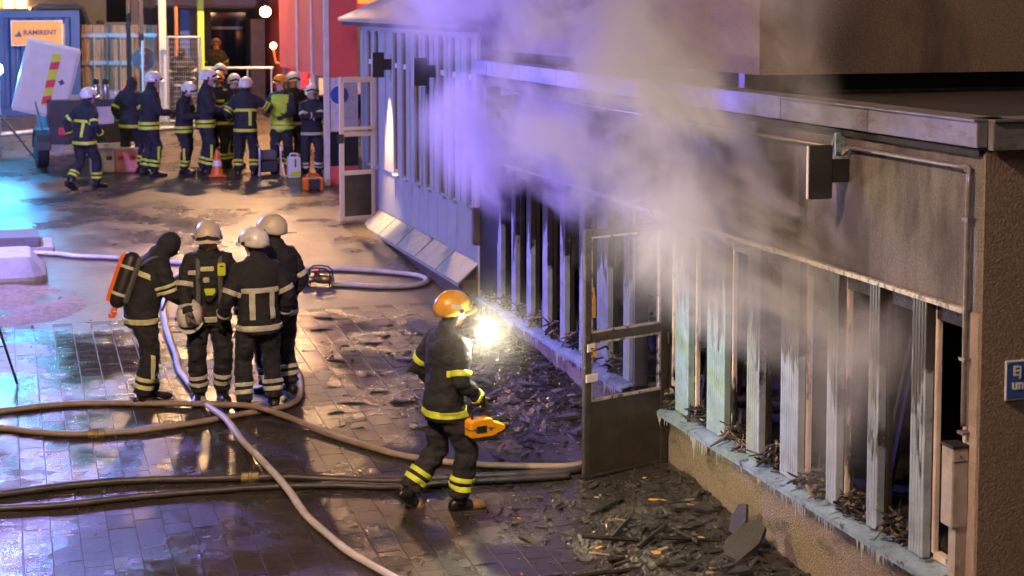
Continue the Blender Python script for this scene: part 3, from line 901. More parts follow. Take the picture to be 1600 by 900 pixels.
# ================================================================== far carport and house
cp = thing('carport', 'open carport with pale fascia, columns and a lit globe lamp', 'carport')
mb = MB(); mb.box((-1.75,41.6,4.10),(0.80,42.0,4.75)); mb.build('fascia', 'wall_pale', cp)
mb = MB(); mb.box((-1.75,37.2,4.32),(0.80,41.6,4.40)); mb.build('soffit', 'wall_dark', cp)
mb = MB(); mb.box((-1.75,37.0,4.30),(0.80,37.2,4.9)); mb.build('front_beam', 'wall_pale', cp)
mb = MB(); mb.box((-1.9,44.4,1.9),(3.2,44.6,4.7)); mb.build('back_wall', 'wall_dark', cp)
mb = MB(); mb.box((-1.02,42.4,1.9),(-0.28,42.5,4.0)); mb.build('grey_door', 'wall_grey', cp)
mb = MB(); mb.box((-0.24,43.0,2.1),(0.72,43.1,3.9)); mb.build('dark_opening', 'window_dark', cp)
mb = MB(); mb.box((-0.20,42.8,3.46),(0.60,42.86,3.53)); mb.build('shelf_rail', 'post_white', cp)
mb = MB(); mb.box((0.45,40.3,1.7),(0.80,40.6,3.75)); mb.build('masonry_pier', 'wall_grey', cp)
def column(x, y, w, m, z1=4.3, name='column'):
    mb = MB(); mb.box((x-w/2,y-w/2,gz(y)),(x+w/2,y+w/2,z1), bevel=0.008); return mb.build(name, m, cp)
column(-2.08, 36.6, 0.16, 'cream_steel'); column(-1.13, 37.45, 0.14, 'lime_post'); column(-2.46,37.6,0.10,'wall_dark'); column(-2.7,38.2,0.09,'wall_dark')
mb = MB(); mb.tube([(-1.70,37.3,4.3),(-1.70,37.3,2.95)], 0.045, 8); mb.build('hanging_pipe', 'orange_pipe', cp)
mb = MB(); mb.box((-1.55,37.9,2.4),(-1.33,37.95,4.0)); mb.build('blue_board', 'container_blue', cp)
mb = MB(); mb.tube([(-1.10,38.42,2.62),(0.62,37.9,2.62)], 0.035, 8)
for k in range(4):
    x = -1.05+k*0.54; yv = 38.4-k*0.165; mb.tube([(x,yv,gz(38)),(x,yv,2.62)], 0.022, 6)
mb.build('railing', 'galvanised', cp)
gl = thing('globe_lamp', 'lit round globe lamp under the far carport roof', 'lamp', (0.42,37.75,3.95))
mb = MB(); mb.ellipsoid((0,0,0), (0.13,0.13,0.12), 20, 12); mb.build('globe', 'globe', gl, True)
mb = MB(); mb.lathe([(0.10,0.13),(0.10,0.20),(0.07,0.22),(0.03,0.40)], 14); mb.build('fitting', 'black_metal', gl)

hs = thing('far_house', 'pale rendered house at the back with dark and lit windows', 'house')
mb = MB(); mb.box((-14,52,1.9),(3.5,58,9.0)); mb.build('wall', 'wall_pale', hs)
for x in (-5.85, -5.42, -5.05):
    mb = MB(); mb.box((x,51.94,4.00),(x+0.3,52.0,4.9)); wv = mb.build('window', 'lit_window', hs)
    mb = MB(); mb.box((x-0.04,51.92,3.94),(x+0.34,51.99,3.998)); mb.build('sill', 'post_white', wv)
for x in (-2.35, 0.2):
    mb = MB(); mb.box((x,51.94,3.55),(x+0.75,52.0,4.9)); wv = mb.build('window', 'window_dark', hs)
    mb = MB(); mb.box((x-0.04,51.92,3.49),(x+0.79,51.99,3.548)); mb.build('sill', 'post_white', wv)
mb = MB(); mb.prism([(51.5,9.0),(58.5,9.0),(55,11.5)], 0, -14.3, 3.8); mb.build('roof', 'roof_felt', hs)

# ================================================================== blue site container with its orange board
ct = thing('site_container', 'blue corrugated site container at the left behind the trailer', 'container', (-3.79,38.3,gz(38.3)), R(0))
mb = MB(); mb.box((-6.0,0.06,0.1),(-0.02,2.4,2.36)); mb.build('shell', 'container_blue', ct)
x = -5.9
cor = [(-6.0,0.059)]
while x < -0.35:
    cor += [(x,0.05),(x+0.05,0.012),(x+0.13,0.012),(x+0.18,0.05)]; x += 0.24
cor += [(-0.30,0.059)]
mb = MB(); mb.prism(cor, 2, 0.22, 2.22); mb.build('corrugation', 'container_blue', ct)
for a, b in (((-6.0,-0.01,2.24),(0.0,0.055,2.40)), ((-6.0,-0.01,0.0),(0.0,0.055,0.18)), ((-0.20,-0.011,0.181),(0.0,0.0545,2.239))):
    mb = MB(); mb.box(a, b, bevel=0.006); mb.build('rail', 'container_blue', ct)
mb = MB(); mb.tube([(-0.36,-0.01,1.35),(-0.36,-0.01,2.1)], 0.035, 8); mb.build('lock_bar', 'galvanised', ct)
bd = thing('company_board', 'orange name board on the blue site container', 'sign', (-5.29,38.27,gz(38.3)+1.615), 0)
mb = MB(); mb.box((0,-0.03,0),(1.10,-0.012,0.54), bevel=0.004); mb.build('plate', 'board_orange', bd)
mb = MB()
for a, b in (((-0.02,-0.034,-0.02),(1.12,-0.01,-0.001)),((-0.02,-0.034,0.541),(1.12,-0.01,0.56)),((-0.02,-0.034,0.0),(-0.001,-0.01,0.54)),((1.101,-0.034,0.0),(1.12,-0.01,0.54))): mb.box(a, b)
mb.build('rim', 'white_paint', bd)
text('lettering', 'RAMIRENT', 0.155, 'ink', bd, (0.25,-0.032,0.205), (PI/2,0,0), bold=0.004, sx=1.0)
mb = MB(); mb.prism([(0.09,0.19),(0.22,0.19),(0.155,0.34)], 1, -0.034, -0.031); mb.prism([(0.06,0.19),(0.12,0.19),(0.09,0.26)], 1, -0.036, -0.0341); mb.build('emblem', 'ink', bd)

# sheet gates between container and carport
gtf = thing('sheet_gate', 'tall brown sheet-metal gate between container and carport', 'gate', (-3.70,39.3,gz(39.3)), R(-18))
mb = MB()
pr = []
x = 0.0
while x < 1.78:
    pr += [(x,0.0),(x+0.05,0.0),(x+0.07,-0.03),(x+0.13,-0.03),(x+0.15,0.0)]; x += 0.2
pr = pr + [(x,0.03),(0.0,0.03)]
mb.prism(pr, 2, 0.05, 2.0); mb.build('sheet', 'gate_sheet', gtf)
for zz in (0.35, 1.05, 1.70):
    mb = MB(); mb.box((0.0,-0.06,zz),(1.8,-0.032,zz+0.10)); mb.build('rail', 'galvanised', gtf)
for xx in (0.30, 0.62, 0.93, 1.22, 1.50, 1.78):
    mb = MB(); mb.tube([(xx,-0.075,0),(xx,-0.075,1.75)], 0.022, 6); mb.build('post', 'galvanised', gtf)
mg = thing('mesh_gate', 'wire mesh gate in a pale frame before the far carport', 'gate', (-2.0,36.3,gz(36.3)), R(-10))
mb = MB()
for a, b in (((0,0,0),(0,0,1.95)),((0.72,0,0),(0.72,0,1.95)),((0,0,1.93),(0.72,0,1.93)),((0,0,0.06),(0.72,0,0.06))): mb.tube([a,b], 0.028, 8)
mb.build('frame', 'galvanised', mg)
mb = MB()
for k in range(1, 15): mb.tube([(0.048*k,0,0.06),(0.048*k,0,1.93)], 0.004, 4)
for k in range(1, 18): mb.tube([(0,0.004,0.06+0.11*k),(0.72,0.004,0.06+0.11*k)], 0.004, 4)
mb.build('mesh', 'galvanised', mg)

# round road sign seen from behind
rsn = thing('road_sign', 'round road sign seen from behind on a pale post by the gate', 'sign', (-2.84,32.7,gz(32.7)))
mb = MB(); mb.tube([(0.0,-0.05,0),(0.0,-0.05,2.15)], 0.028, 10); mb.build('post', 'post_white', rsn)
mb = MB(); mb.lathe([(0.01,-0.008),(0.23,-0.008),(0.235,0),(0.23,0.008),(0.01,0.008)], 32, Matrix.Translation((0.02,0.0,1.78)) @ Matrix.Rotation(PI/2,4,'X')); mb.build('disc', 'grey_concrete', rsn)
mb = MB(); mb.box((-0.06,-0.02,1.62),(0.06,-0.008,1.66)); mb.box((-0.06,-0.02,1.88),(0.06,-0.008,1.92)); mb.build('clamp', 'galvanised', rsn)

# dark van parked behind the container
vn = thing('parked_van', 'dark van roof rising behind the blue container', 'van', (-3.95,45.6,gz(45.6)), R(0))
mb = MB()
mb.prism([(-0.9,0.35),(0.95,0.35),(0.95,1.0),(0.85,1.35),(0.62,2.05),(0.4,2.14),(-0.55,2.14),(-0.78,2.02),(-0.9,1.3)], 1, 0, 4.2); mb.build('body', 'car_dark', vn)
mb = MB(); mb.prism([(-0.72,1.35),(0.74,1.35),(0.55,1.98),(-0.6,1.98)], 1, -0.012, -0.002); mb.build('windscreen', 'window_dark', vn)
mb = MB(); mb.box((0.96,0.5,1.5),(1.18,0.62,1.66), bevel=0.03); mb.build('wing_mirror', 'car_dark', vn)
for xx in (-0.7, 0.72):
    mb = MB(); mb.box((xx-0.12,-0.03,0.85),(xx+0.12,-0.002,1.02), bevel=0.01); mb.build('headlight', 'white_paint', vn)
    mb = MB(); mb.lathe([(0.2,-0.1),(0.33,-0.1),(0.33,0.1),(0.2,0.1)], 18, Matrix.Translation((xx,0.8,0.33)) @ Matrix.Rotation(PI/2,4,'Y')); mb.build('wheel', 'rubber', vn)

# ================================================================== trailer with raised lid
tr = thing('trailer', 'dark equipment trailer with a raised white lid', 'trailer', (-4.62,30.6,gz(30.6)), R(6))
mb = MB(); mb.box((-0.15,-0.45,0.45),(1.40,1.4,1.25), bevel=0.02); mb.build('body', 'trailer_dark', tr)
mb = MB(); mb.box((0.63,-0.478,0.80),(1.00,-0.452,1.12), bevel=0.01); mb.build('hatch', 'crate_white', tr)
mb = MB(); mb.box((1.10,-0.475,0.82),(1.36,-0.452,0.98), bevel=0.01); mb.build('side_label', 'crate_red', tr)
# the lid: shallow tray tilted up on the left side
LM = Matrix.Translation((-0.27,-0.05,1.02)) @ Matrix.Rotation(R(14),4,'Y')
mb = MB(); mb.box((-0.46,-0.05,-0.02),(0.44,0.0,1.26), M=LM, bevel=0.03); lid = mb.build('lid', 'lid_white', tr)
mb = MB(); mb.box((-0.50,0.0,-0.06),(0.48,0.10,1.30), M=LM, bevel=0.03); mb.build('lid_back', 'lid_white', lid)
mb = MB(); mb.box((-0.02,-0.0555,0.14),(0.14,-0.0515,1.12), M=LM); mb.build('marking', 'fluor_yellow', lid)
for zz in (0.16, 0.46, 0.80):
    mb = MB(); mb.prism([(-0.018,zz),(0.138,zz+0.05),(0.138,zz+0.19),(-0.018,zz+0.14)], 1, -0.060, -0.0565, M=LM); mb.build('chevron', 'fluor_red', lid)
mb = MB(); mb.prism([(0.25,0.56),(0.31,0.62),(0.25,0.68),(0.19,0.62)], 1, -0.058, -0.0515, M=LM); mb.build('diamond_plate', 'ink', lid)
mb = MB(); mb.tube([(-0.25,-0.3,0.55),(-0.36,-0.06,1.3)], 0.02, 6); mb.build('lid_stay', 'galvanised', tr)
mb = MB(); mb.box((-0.22,-0.40,0.30),(0.1,1.0,0.46)); mb.build('chassis', 'galvanised', tr)
WM = Matrix.Translation((-0.26,-0.12,0.33)) @ Matrix.Rotation(PI/2,4,'Y')
mb = MB(); mb.lathe([(0.2,-0.1),(0.31,-0.1),(0.33,-0.07),(0.33,0.07),(0.31,0.1),(0.2,0.1)], 24, WM); wv = mb.build('wheel', 'rubber', tr)
mb = MB(); mb.lathe([(0.195,-0.09),(0.195,0.09),(0.09,0.05),(0.07,0.11)], 18, WM); mb.build('rim', 'galvanised', wv)
mb = MB()
for k in range(9):
    a = PI*k/8
    if k < 8:
        a2 = PI*(k+1)/8
        mb.add([(-0.38,-0.12+0.38*math.cos(a),0.36+0.38*math.sin(a)),(-0.14,-0.12+0.38*math.cos(a),0.36+0.38*math.sin(a)),(-0.14,-0.12+0.38*math.cos(a2),0.36+0.38*math.sin(a2)),(-0.38,-0.12+0.38*math.cos(a2),0.36+0.38*math.sin(a2)),
                (-0.38,-0.12+0.36*math.cos(a),0.36+0.36*math.sin(a)),(-0.14,-0.12+0.36*math.cos(a),0.36+0.36*math.sin(a)),(-0.14,-0.12+0.36*math.cos(a2),0.36+0.36*math.sin(a2)),(-0.38,-0.12+0.36*math.cos(a2),0.36+0.36*math.sin(a2))],
               [(0,1,2,3),(7,6,5,4),(0,4,5,1),(3,2,6,7),(0,3,7,4),(1,5,6,2)])
mb.build('mudguard', 'trailer_dark', tr)
mb = MB(); mb.box((0.0,-0.50,0.62),(0.14,-0.455,0.76), bevel=0.01); mb.build('tail_light', 'fluor_red', tr)
mb = MB(); mb.tube([(0.3,0.9,0.36),(1.0,1.9,0.4),(1.05,2.6,0.45)], 0.05, 8); mb.build('drawbar', 'galvanised', tr)
TZ = gz(30.6)+1.25
def flask(x, y, label):
    t = thing('vacuum_flask', label, 'flask', (x,y,TZ), group='steel flasks on the trailer')
    mb = MB(); mb.lathe([(0.055,0),(0.062,0.02),(0.062,0.24),(0.05,0.28)], 16); mb.build('body', 'steel', t, True)
    mb = MB(); mb.lathe([(0.052,0.28),(0.055,0.30),(0.05,0.36),(0.025,0.385)], 16); mb.build('cap', 'rubber', t, True)
flask(-3.88, 30.32, 'left one of two steel vacuum flasks standing on the trailer')
flask(-3.71, 30.30, 'right one of two steel vacuum flasks standing on the trailer')
for k, (x, lab) in enumerate(((-3.57,'crumpled white paper bag on the trailer beside the flasks'), (-3.99,'white paper bag on the trailer, left of both flasks'))):
    mb = MB(); mb.ellipsoid((0,0,0.06), (0.07,0.05,0.07), 9, 6)
    for i, v in enumerate(mb.v): mb.v[i] = tuple(Vector(v)*(1+0.25*noise.noise(Vector(v)*25+Vector((k,0,0)))))
    o = mb.build('paper_bag', 'crate_white'); o.location = (x,30.28,TZ); tag(o, lab, 'bag')
wl = thing('warning_lamp', 'red and orange warning lamp standing on the trailer end', 'lamp', (-3.39,30.35,TZ))
mb = MB(); mb.lathe([(0.075,0),(0.075,0.03),(0.06,0.05),(0.055,0.12)], 14); mb.build('base', 'orange_plastic', wl)
mb = MB(); mb.lathe([(0.05,0.12),(0.048,0.19),(0.02,0.215)], 14); mb.build('lens', 'fluor_red', wl)
# crates on the ground in front of the trailer
def crate(x, y, w, h, m, label, lidm):
    t = thing('crate', label, 'crate', (x,y,gz(y)), R(4), group='crates on the ground by the trailer')
    mb = MB(); mb.box((-w/2,-0.2,0.0),(w/2,0.2,h), bevel=0.015); bo = mb.build('box', m, t)
    for k in (-1, 1): 
        mb = MB(); mb.box((k*w*0.25-0.05,-0.212,h*0.55),(k*w*0.25+0.05,-0.201,h*0.72)); mb.build('grip', 'trailer_dark' if m == 'crate_white' else 'red_paint', bo)
    mb = MB(); mb.box((-w/2-0.012,-0.212,h+0.001),(w/2+0.012,0.212,h+0.03), bevel=0.006); mb.build('lid', lidm, t)
crate(-3.83, 29.85, 0.40, 0.42, 'crate_white', 'plain white plastic crate on the ground by the trailer', 'crate_white')
crate(-3.42, 29.82, 0.40, 0.42, 'crate_red', 'pale crate with red markings on the ground by the trailer', 'crate_white')
can = thing('fuel_can', 'narrow orange can standing beside the red marked crate', 'can', (-3.13,29.78,gz(29.8)))
mb = MB(); mb.box((-0.06,-0.1,0),(0.06,0.1,0.42), bevel=0.02); mb.build('body', 'orange_plastic', can)
mb = MB(); mb.tube(smooth_curve([(0,-0.07,0.42),(0,-0.05,0.47),(0,0.05,0.47),(0,0.07,0.42)],0.03), 0.012, 6); mb.build('handle', 'orange_plastic', can)

# ------------------------------------------------------------------ kit standing among the far group
cn = thing('traffic_cone', 'orange traffic cone standing between the far firefighters', 'cone', (-1.87,28.95,gz(28.95)))
mb = MB(); mb.box((-0.16,-0.16,0),(0.16,0.16,0.03), bevel=0.01); mb.build('base', 'orange_plastic', cn)
mb = MB(); mb.lathe([(0.12,0.03),(0.09,0.15),(0.055,0.34),(0.025,0.48)], 16); mb.build('body', 'orange_plastic', cn)
mb = MB(); mb.lathe([(0.084,0.19),(0.066,0.29)], 16); mb.build('reflective_collar', 'white_paint', cn)
gn = thing('generator', 'grey generator in a tube frame behind the far group', 'generator', (-0.98,28.95,gz(28.95)), R(10))
mb = MB()
for sx in (-0.2, 0.2):
    mb.tube(smooth_curve([(sx,-0.2,0.0),(sx,-0.2,0.5),(sx,0.0,0.56),(sx,0.2,0.5),(sx,0.2,0.0)],0.06), 0.018, 6)
mb.build('frame', 'galvanised', gn)
mb = MB(); mb.box((-0.17,-0.16,0.06),(0.17,0.16,0.26), bevel=0.02); mb.build('engine', 'trailer_dark', gn)
mb = MB(); mb.box((-0.16,-0.15,0.28),(0.16,0.15,0.46), bevel=0.03); mb.build('tank', 'grey_concrete', gn)
wc = thing('white_canister', 'white canister with a dark numeral standing among the far group', 'canister', (-0.55,28.55,gz(28.55)), R(5))
mb = MB(); mb.box((-0.11,-0.09,0),(0.11,0.09,0.38), bevel=0.015); mb.build('body', 'lid_white', wc)
mb = MB(); mb.box((-0.10,-0.097,0.03),(0.10,-0.091,0.11)); mb.build('yellow_strip', 'tape_lime', wc)
mb = MB(); mb.tube(smooth_curve([(-0.07,0,0.38),(-0.06,0,0.43),(0.06,0,0.43),(0.07,0,0.38)],0.03), 0.014, 6); mb.build('handle', 'lid_white', wc)
text('numeral', '1', 0.20, 'ink', wc, (-0.045,-0.093,0.16), (PI/2,0,0), bold=0.004)
ob = thing('orange_lamp_case', 'orange and black lamp case on the ground before the porch', 'case', (-0.46,27.2,gz(27.2)), R(8))
mb = MB(); mb.box((-0.15,-0.1,0.02),(0.15,0.1,0.20), bevel=0.02); mb.build('body', 'trailer_dark', ob)
for xx in (-0.13, 0.13):
    mb = MB(); mb.box((xx-0.03,-0.11,0.0),(xx+0.03,0.11,0.215), bevel=0.012); mb.build('bumper', 'orange_plastic', ob)
mb = MB(); mb.tube(smooth_curve([(-0.1,0,0.2),(-0.09,0,0.27),(0.09,0,0.27),(0.1,0,0.2)],0.03), 0.013, 6); mb.build('handle', 'orange_plastic', ob)

# ================================================================== concrete island, slabs and heaped sand at the left
si = thing('concrete_slab_stack', 'dark concrete slabs laid flat at the left edge behind the block', 'concrete slabs', (-5.02,22.9,gz(22.9)))
for k in range(3):
    mb = MB(); mb.box((-0.95-0.6*k,0,0.10),(-0.36-0.6*k+0.3,0.85,0.24), bevel=0.012); mb.build('slab', 'grey_concrete', si)
mb = MB(); mb.box((-2.2,-0.06,-0.05),(0.12,0.95,0.098), bevel=0.01); mb.build('base', 'concrete', si)
ib = thing('concrete_block', 'pale concrete block with sloping sides in the wet at the left edge', 'concrete block', (-5.03,21.0,gz(21.0)))
mb = MB()
def ring(z, inset):
    pts = []
    for cx, cy, a0 in ((-0.25,1.10,0),(-1.75,1.10,90),(-1.75,0.25,180),(-0.25,0.25,270)):
        for k in range(5):
            a = R(a0+k*22.5); pts.append((cx+(0.25-inset)*math.cos(a), cy+(0.25-inset)*math.sin(a), z))
    return pts
levels = [(-0.05,0.0),(0.06,0.0),(0.10,0.015),(0.30,0.17),(0.335,0.20),(0.345,0.235)]
vs = []; fs = []
for z, ins in levels: vs += ring(z, ins)
for i in range(len(levels)-1):
    for k in range(20):
        fs.append((i*20+k, i*20+(k+1)%20, (i+1)*20+(k+1)%20, (i+1)*20+k))
fs.append(tuple((len(levels)-1)*20+k for k in range(20)))
mb.add(vs, fs); mb.build('block', 'snow_concrete', ib)
# heaped sand washed round the block
sd = MB(); n = 46
vs = []; fs = []
for i in range(n):
    for j in range(n):
        x = -7.0 + 3.2*i/(n-1); y = 18.3 + 3.4*j/(n-1)
        e = ((x+5.75)/1.15)**2 + ((y-20.0)/1.25)**2
        nn = noise.fractal(Vector((x*1.6,y*1.6,0.3)), 1.0, 2.0, 4)
        h = 0.11*max(0.0, 1-e)**0.7*(0.6+0.8*nn) - 0.012 + 0.02*nn*max(0, 1.3-e)
        if e > 1.05: h = min(h, -0.01)
        vs.append((x, y, gz(y)+h))
for i in range(n-1):
    for j in range(n-1):
        fs.append((i*n+j,(i+1)*n+j,(i+1)*n+j+1,i*n+j+1))
sd.add(vs, fs)
tag(sd.build('washed_sand', 'sand', None, True), 'wet sand washed up around the pale concrete block', 'sand', kind='stuff')

# ================================================================== hoses
def hose(pts, r, m, label, lift=None, couple=None):
    P = []
    for i, p in enumerate(pts):
        z = gz(p[1]) + r*0.9 + (0.022 if (p[1] < PY1 and p[0] > PX0) else 0.0)
        if lift and i in lift: z += lift[i]
        P.append((p[0], p[1], z))
    c = smooth_curve(P, 0.05)
    sd = len(pts)*1.7 + r*100
    c = [q + Vector((noise.noise(Vector((q.x*1.3, q.y*1.3, sd)))*0.035, noise.noise(Vector((q.x*1.3, q.y*1.3, sd+9)))*0.035, 0)) for q in c]
    mb = MB(); mb.tube(c, [(r*(1.08+0.07*noise.noise(Vector((i*0.21, sd, 0)))), r*(0.92+0.05*noise.noise(Vector((i*0.33, sd, 4))))) for i in range(len(c))], 12)
    o = mb.build('fire_hose', m, None, True)
    if couple:
        for u in couple:
            i = max(1, min(len(c)-3, int(u*len(c)))); ax = (c[i+1]-c[i-1]).normalized()
            k_ = MB(); k_.tube([c[i]-ax*0.075, c[i]-ax*0.07, c[i]-ax*0.015, c[i]-ax*0.01, c[i]+ax*0.01, c[i]+ax*0.015, c[i]+ax*0.07, c[i]+ax*0.075], [r*1.1,r*1.3,r*1.3,r*1.55,r*1.55,r*1.3,r*1.3,r*1.1], 12)
            k_.build('coupling', 'brass', o)
    return tag(o, label, 'hose', 'fire hoses lying on the wet ground')
H1 = [(-9.4,15.81),(-8.2,15.41),(-7.0,15.56),(-5.96,15.51),(-5.62,15.61),(-5.27,15.67),(-4.86,15.64),(-4.15,15.48),(-3.62,15.2),(-3.3,14.98),(-3.05,14.65),(-2.83,14.27),(-2.56,13.84),(-2.29,13.48),(-2.01,13.22),(-1.72,13.05),(-1.3,12.90),(-0.86,12.80),(-0.5,12.95),(0.0,13.2),(0.6,13.3)]
H2 = [(-9.4,15.57),(-8.2,15.17),(-7.0,15.32),(-5.96,15.27),(-5.62,15.07),(-5.29,14.88),(-4.9,14.74),(-4.51,14.69),(-4.1,14.75),(-3.74,14.83),(-3.37,14.95),(-3.09,15.02),(-2.82,15.3),(-2.70,15.95),(-2.65,16.64),(-2.54,17.4),(-2.4,18.37),(-2.5,19.4),(-3.0,20.3)]
H3 = [(-3.2,21.4),(-3.5,20.81),(-3.72,19.63),(-3.80,18.41),(-3.84,17.31),(-3.84,16.32),(-3.72,15.32),(-3.62,14.67),(-3.55,14.13),(-3.49,13.6),(-3.43,13.1),(-3.37,12.66),(-3.31,12.26),(-3.24,11.87),(-3.14,11.49),(-3.02,11.16),(-2.87,10.71),(-2.7,10.0)]
H4 = [(-9.4,13.61),(-8.2,13.21),(-7.0,13.36),(-5.92,13.31),(-5.62,13.35),(-5.22,13.39),(-4.87,13.4),(-4.45,13.37),(-4.09,13.32),(-3.68,13.24),(-3.31,13.15),(-2.91,12.98),(-2.51,12.85),(-2.14,12.80),(-1.81,12.76),(-1.36,12.71),(-0.98,12.68),(-0.6,12.83),(0.0,13.06),(0.6,13.1)]
H5 = [(-9.4,13.33),(-8.2,12.93),(-7.0,13.08),(-5.91,13.03),(-5.62,13.03),(-5.33,13.0),(-5.04,12.99),(-4.64,13.01),(-4.23,13.01),(-3.87,12.99),(-3.5,12.97),(-3.19,12.91),(-2.88,12.83),(-2.58,12.72),(-2.2,12.66),(-1.8,12.64),(-1.4,12.6),(-1.0,12.58)]
H6 = [(-6.2,23.3),(-4.94,22.73),(-4.61,22.49),(-4.11,22.25),(-3.55,21.91),(-2.91,21.52),(-2.34,21.27),(-1.86,21.07),(-1.37,20.92),(-0.9,20.69),(-0.52,20.45),(-0.34,20.24),(-0.30,20.02),(-0.40,19.82),(-0.65,19.74),(-1.01,19.81),(-1.35,19.97),(-1.56,20.06)]
H7 = [(-6.4,34.6),(-5.97,34.68),(-5.21,35.03),(-4.42,35.38),(-3.77,35.16),(-3.0,34.82),(-2.02,35.26),(-1.17,35.42)]
LZ = 0.024
hose(H1, 0.032, 'hose_tan', 'tan hose sweeping from the left edge past the group to the burnt doorway', {8: 0.03, 9: 0.055, 10: 0.03})
hose(H2, 0.032, 'hose_tan', 'tan hose looping round behind the four standing firefighters', couple=(0.40,))
hose(H3, 0.030, 'hose_pale', 'pale grey hose running from the group down to the bottom edge', {6: 0.02, 7: 0.062, 8: 0.02, 9: 0.045, 10: 0.06, 11: 0.05, 12: 0.0})
hose(H4, 0.036, 'hose_dark', 'black hose, upper of two running from left edge to the burnt door', couple=(0.58,))
hose(H5, 0.032, 'hose_dark', 'dark hose, lower of two running from the left edge under the walking firefighter')
hose(H6, 0.036, 'hose_pale', 'pale hose bending back at the annex plinth to a coupling')
hose(H7, 0.05, 'hose_pale', 'pale hose far back beyond the trailer')
# dividing breeching on the ground
cpn = thing('hose_divider', 'metal hose divider with red valve wheels behind the group', 'hose divider', (-1.68,20.12,gz(20.1)), R(-20))
mb = MB(); mb.tube([(0.16,0,0.09),(0.05,0,0.09),(-0.06,0,0.10)], [0.045,0.06,0.065], 12); mb.tube([(-0.05,0,0.10),(-0.18,0.08,0.09)], 0.042, 10); mb.tube([(-0.05,0,0.10),(-0.18,-0.08,0.09)], 0.042, 10)
mb.build('body', 'brass', cpn, True)
for yy in (0.085, -0.085):
    mb = MB(); mb.lathe([(0.055,0),(0.062,0.02),(0.062,0.045),(0.05,0.05)], 14, Matrix.Translation((-0.19,yy,0.09)) @ Matrix.Rotation(-PI/2,4,'Y')); mb.build('coupling', 'rubber', cpn)
    mb = MB(); mb.tube([(-0.07,yy*0.6,0.14),(-0.07,yy*0.6,0.2)], 0.012, 6); mb.lathe([(0.05,0),(0.055,0.012),(0.05,0.022)], 14, Matrix.Translation((-0.07,yy*0.6,0.195))); mb.build('valve_wheel', 'red_paint', cpn)
mb = MB()
mb.tube(smooth_curve([(0.12,0.1,0.0),(0.12,0.1,0.2),(0.0,0.1,0.25),(-0.16,0.1,0.22),(-0.16,0.1,0.0)],0.05), 0.010, 6)
mb.tube(smooth_curve([(0.12,-0.1,0.0),(0.12,-0.1,0.2),(0.0,-0.1,0.25),(-0.16,-0.1,0.22),(-0.16,-0.1,0.0)],0.05), 0.010, 6)
mb.build('carry_frame', 'rubber', cpn)

# ================================================================== lamps that light the place
def mast(x, y, h, label, heads, m, name='light_mast', cat='light mast', group=None, aim=None):
    t = thing(name, label, cat, (x,y,gz(y)), group=group)
    mb = MB(); mb.tube([(0,0,0.1),(0,0,h)], [0.045,0.03], 10); mb.build('pole', 'galvanised', t)
    for k in range(3):
        a = R(90+120*k); mb = MB(); mb.tube([(0.75*math.cos(a),0.75*math.sin(a),0.02),(0,0,0.9)], 0.02, 6); mb.build('leg', 'black_metal', t)
    for hx, hy, hz, sx, sy, sz in heads:
        mb = MB(); mb.box((hx-sx/2,hy-sy/2,hz-sz/2),(hx+sx/2,hy+sy/2,hz+sz/2), bevel=0.02); hd = mb.build('lamp_head', m, t)
        mb = MB(); mb.box((hx-sx/2-0.02,hy-sy/2,hz+sz/2+0.002),(hx+sx/2+0.02,hy+sy/2,hz+sz/2+0.05)); mb.box((-0.02,-0.02,hz+sz/2-0.1),(0.02,0.02,hz+sz/2+0.05)); mb.build('hood', 'black_metal', hd)
    return t
mast(-5.60, 31.6, 2.0, 'tripod beacon shining blue at the far left edge', [(0,0,1.72,0.16,0.16,0.16)], 'beacon_blue', 'blue_beacon', 'beacon', 'blue beacons on tripods')
mast(-6.35, 30.0, 6.0, 'tall floodlight mast just left of the trailer', [(0.35,0,5.0,0.5,0.12,0.5)], 'flood_cyan')
mast(-6.35, 21.6, 3.4, 'blue flashing light on a tripod at the left', [(0,0,3.3,0.28,0.28,0.22)], 'blue_flash', 'blue_beacon', 'beacon', 'blue beacons on tripods')
# added spot beside the blue light, tints the smoking wall purple
bs = bpy.data.lights.new('blue_wall_spot', 'SPOT'); bs.energy = 900; bs.color = (0.24, 0.15, 1.0); bs.spot_size = R(44); bs.spot_blend = 0.8; bs.shadow_soft_size = 0.12
bo_ = bpy.data.objects.new('blue_wall_spot', bs); col.objects.link(bo_); bo_.location = (-6.1, 21.45, gz(21.6)+3.3)
bo_.rotation_euler = (Vector((-0.1,15.6,2.6)) - Vector(bo_.location)).to_track_quat('-Z','Y').to_euler()
# tripod whose legs stand in the puddle at the left edge
tp = thing('lamp_tripod', 'thin dark tripod legs standing in the puddle at the left edge', 'tripod', (-5.80,16.6,gz(16.6)), R(20))
for k in range(3):
    a = R(-35+120*k); mb = MB(); mb.tube([(0.36*math.cos(a),0.36*math.sin(a),0.03),(0.0,0.0,1.25)], 0.013, 6); mb.build('leg', 'black_metal', tp)
mb = MB(); mb.tube([(0,0,0.30),(0,0,1.30)], 0.018, 8); mb.build('column', 'black_metal', tp)
mb = MB()
for k in range(3):
    a = R(-35+120*k); mb.tube([(0.24*math.cos(a),0.24*math.sin(a),0.42),(0,0,0.36)], 0.008, 5)
mb.build('brace', 'black_metal', tp)
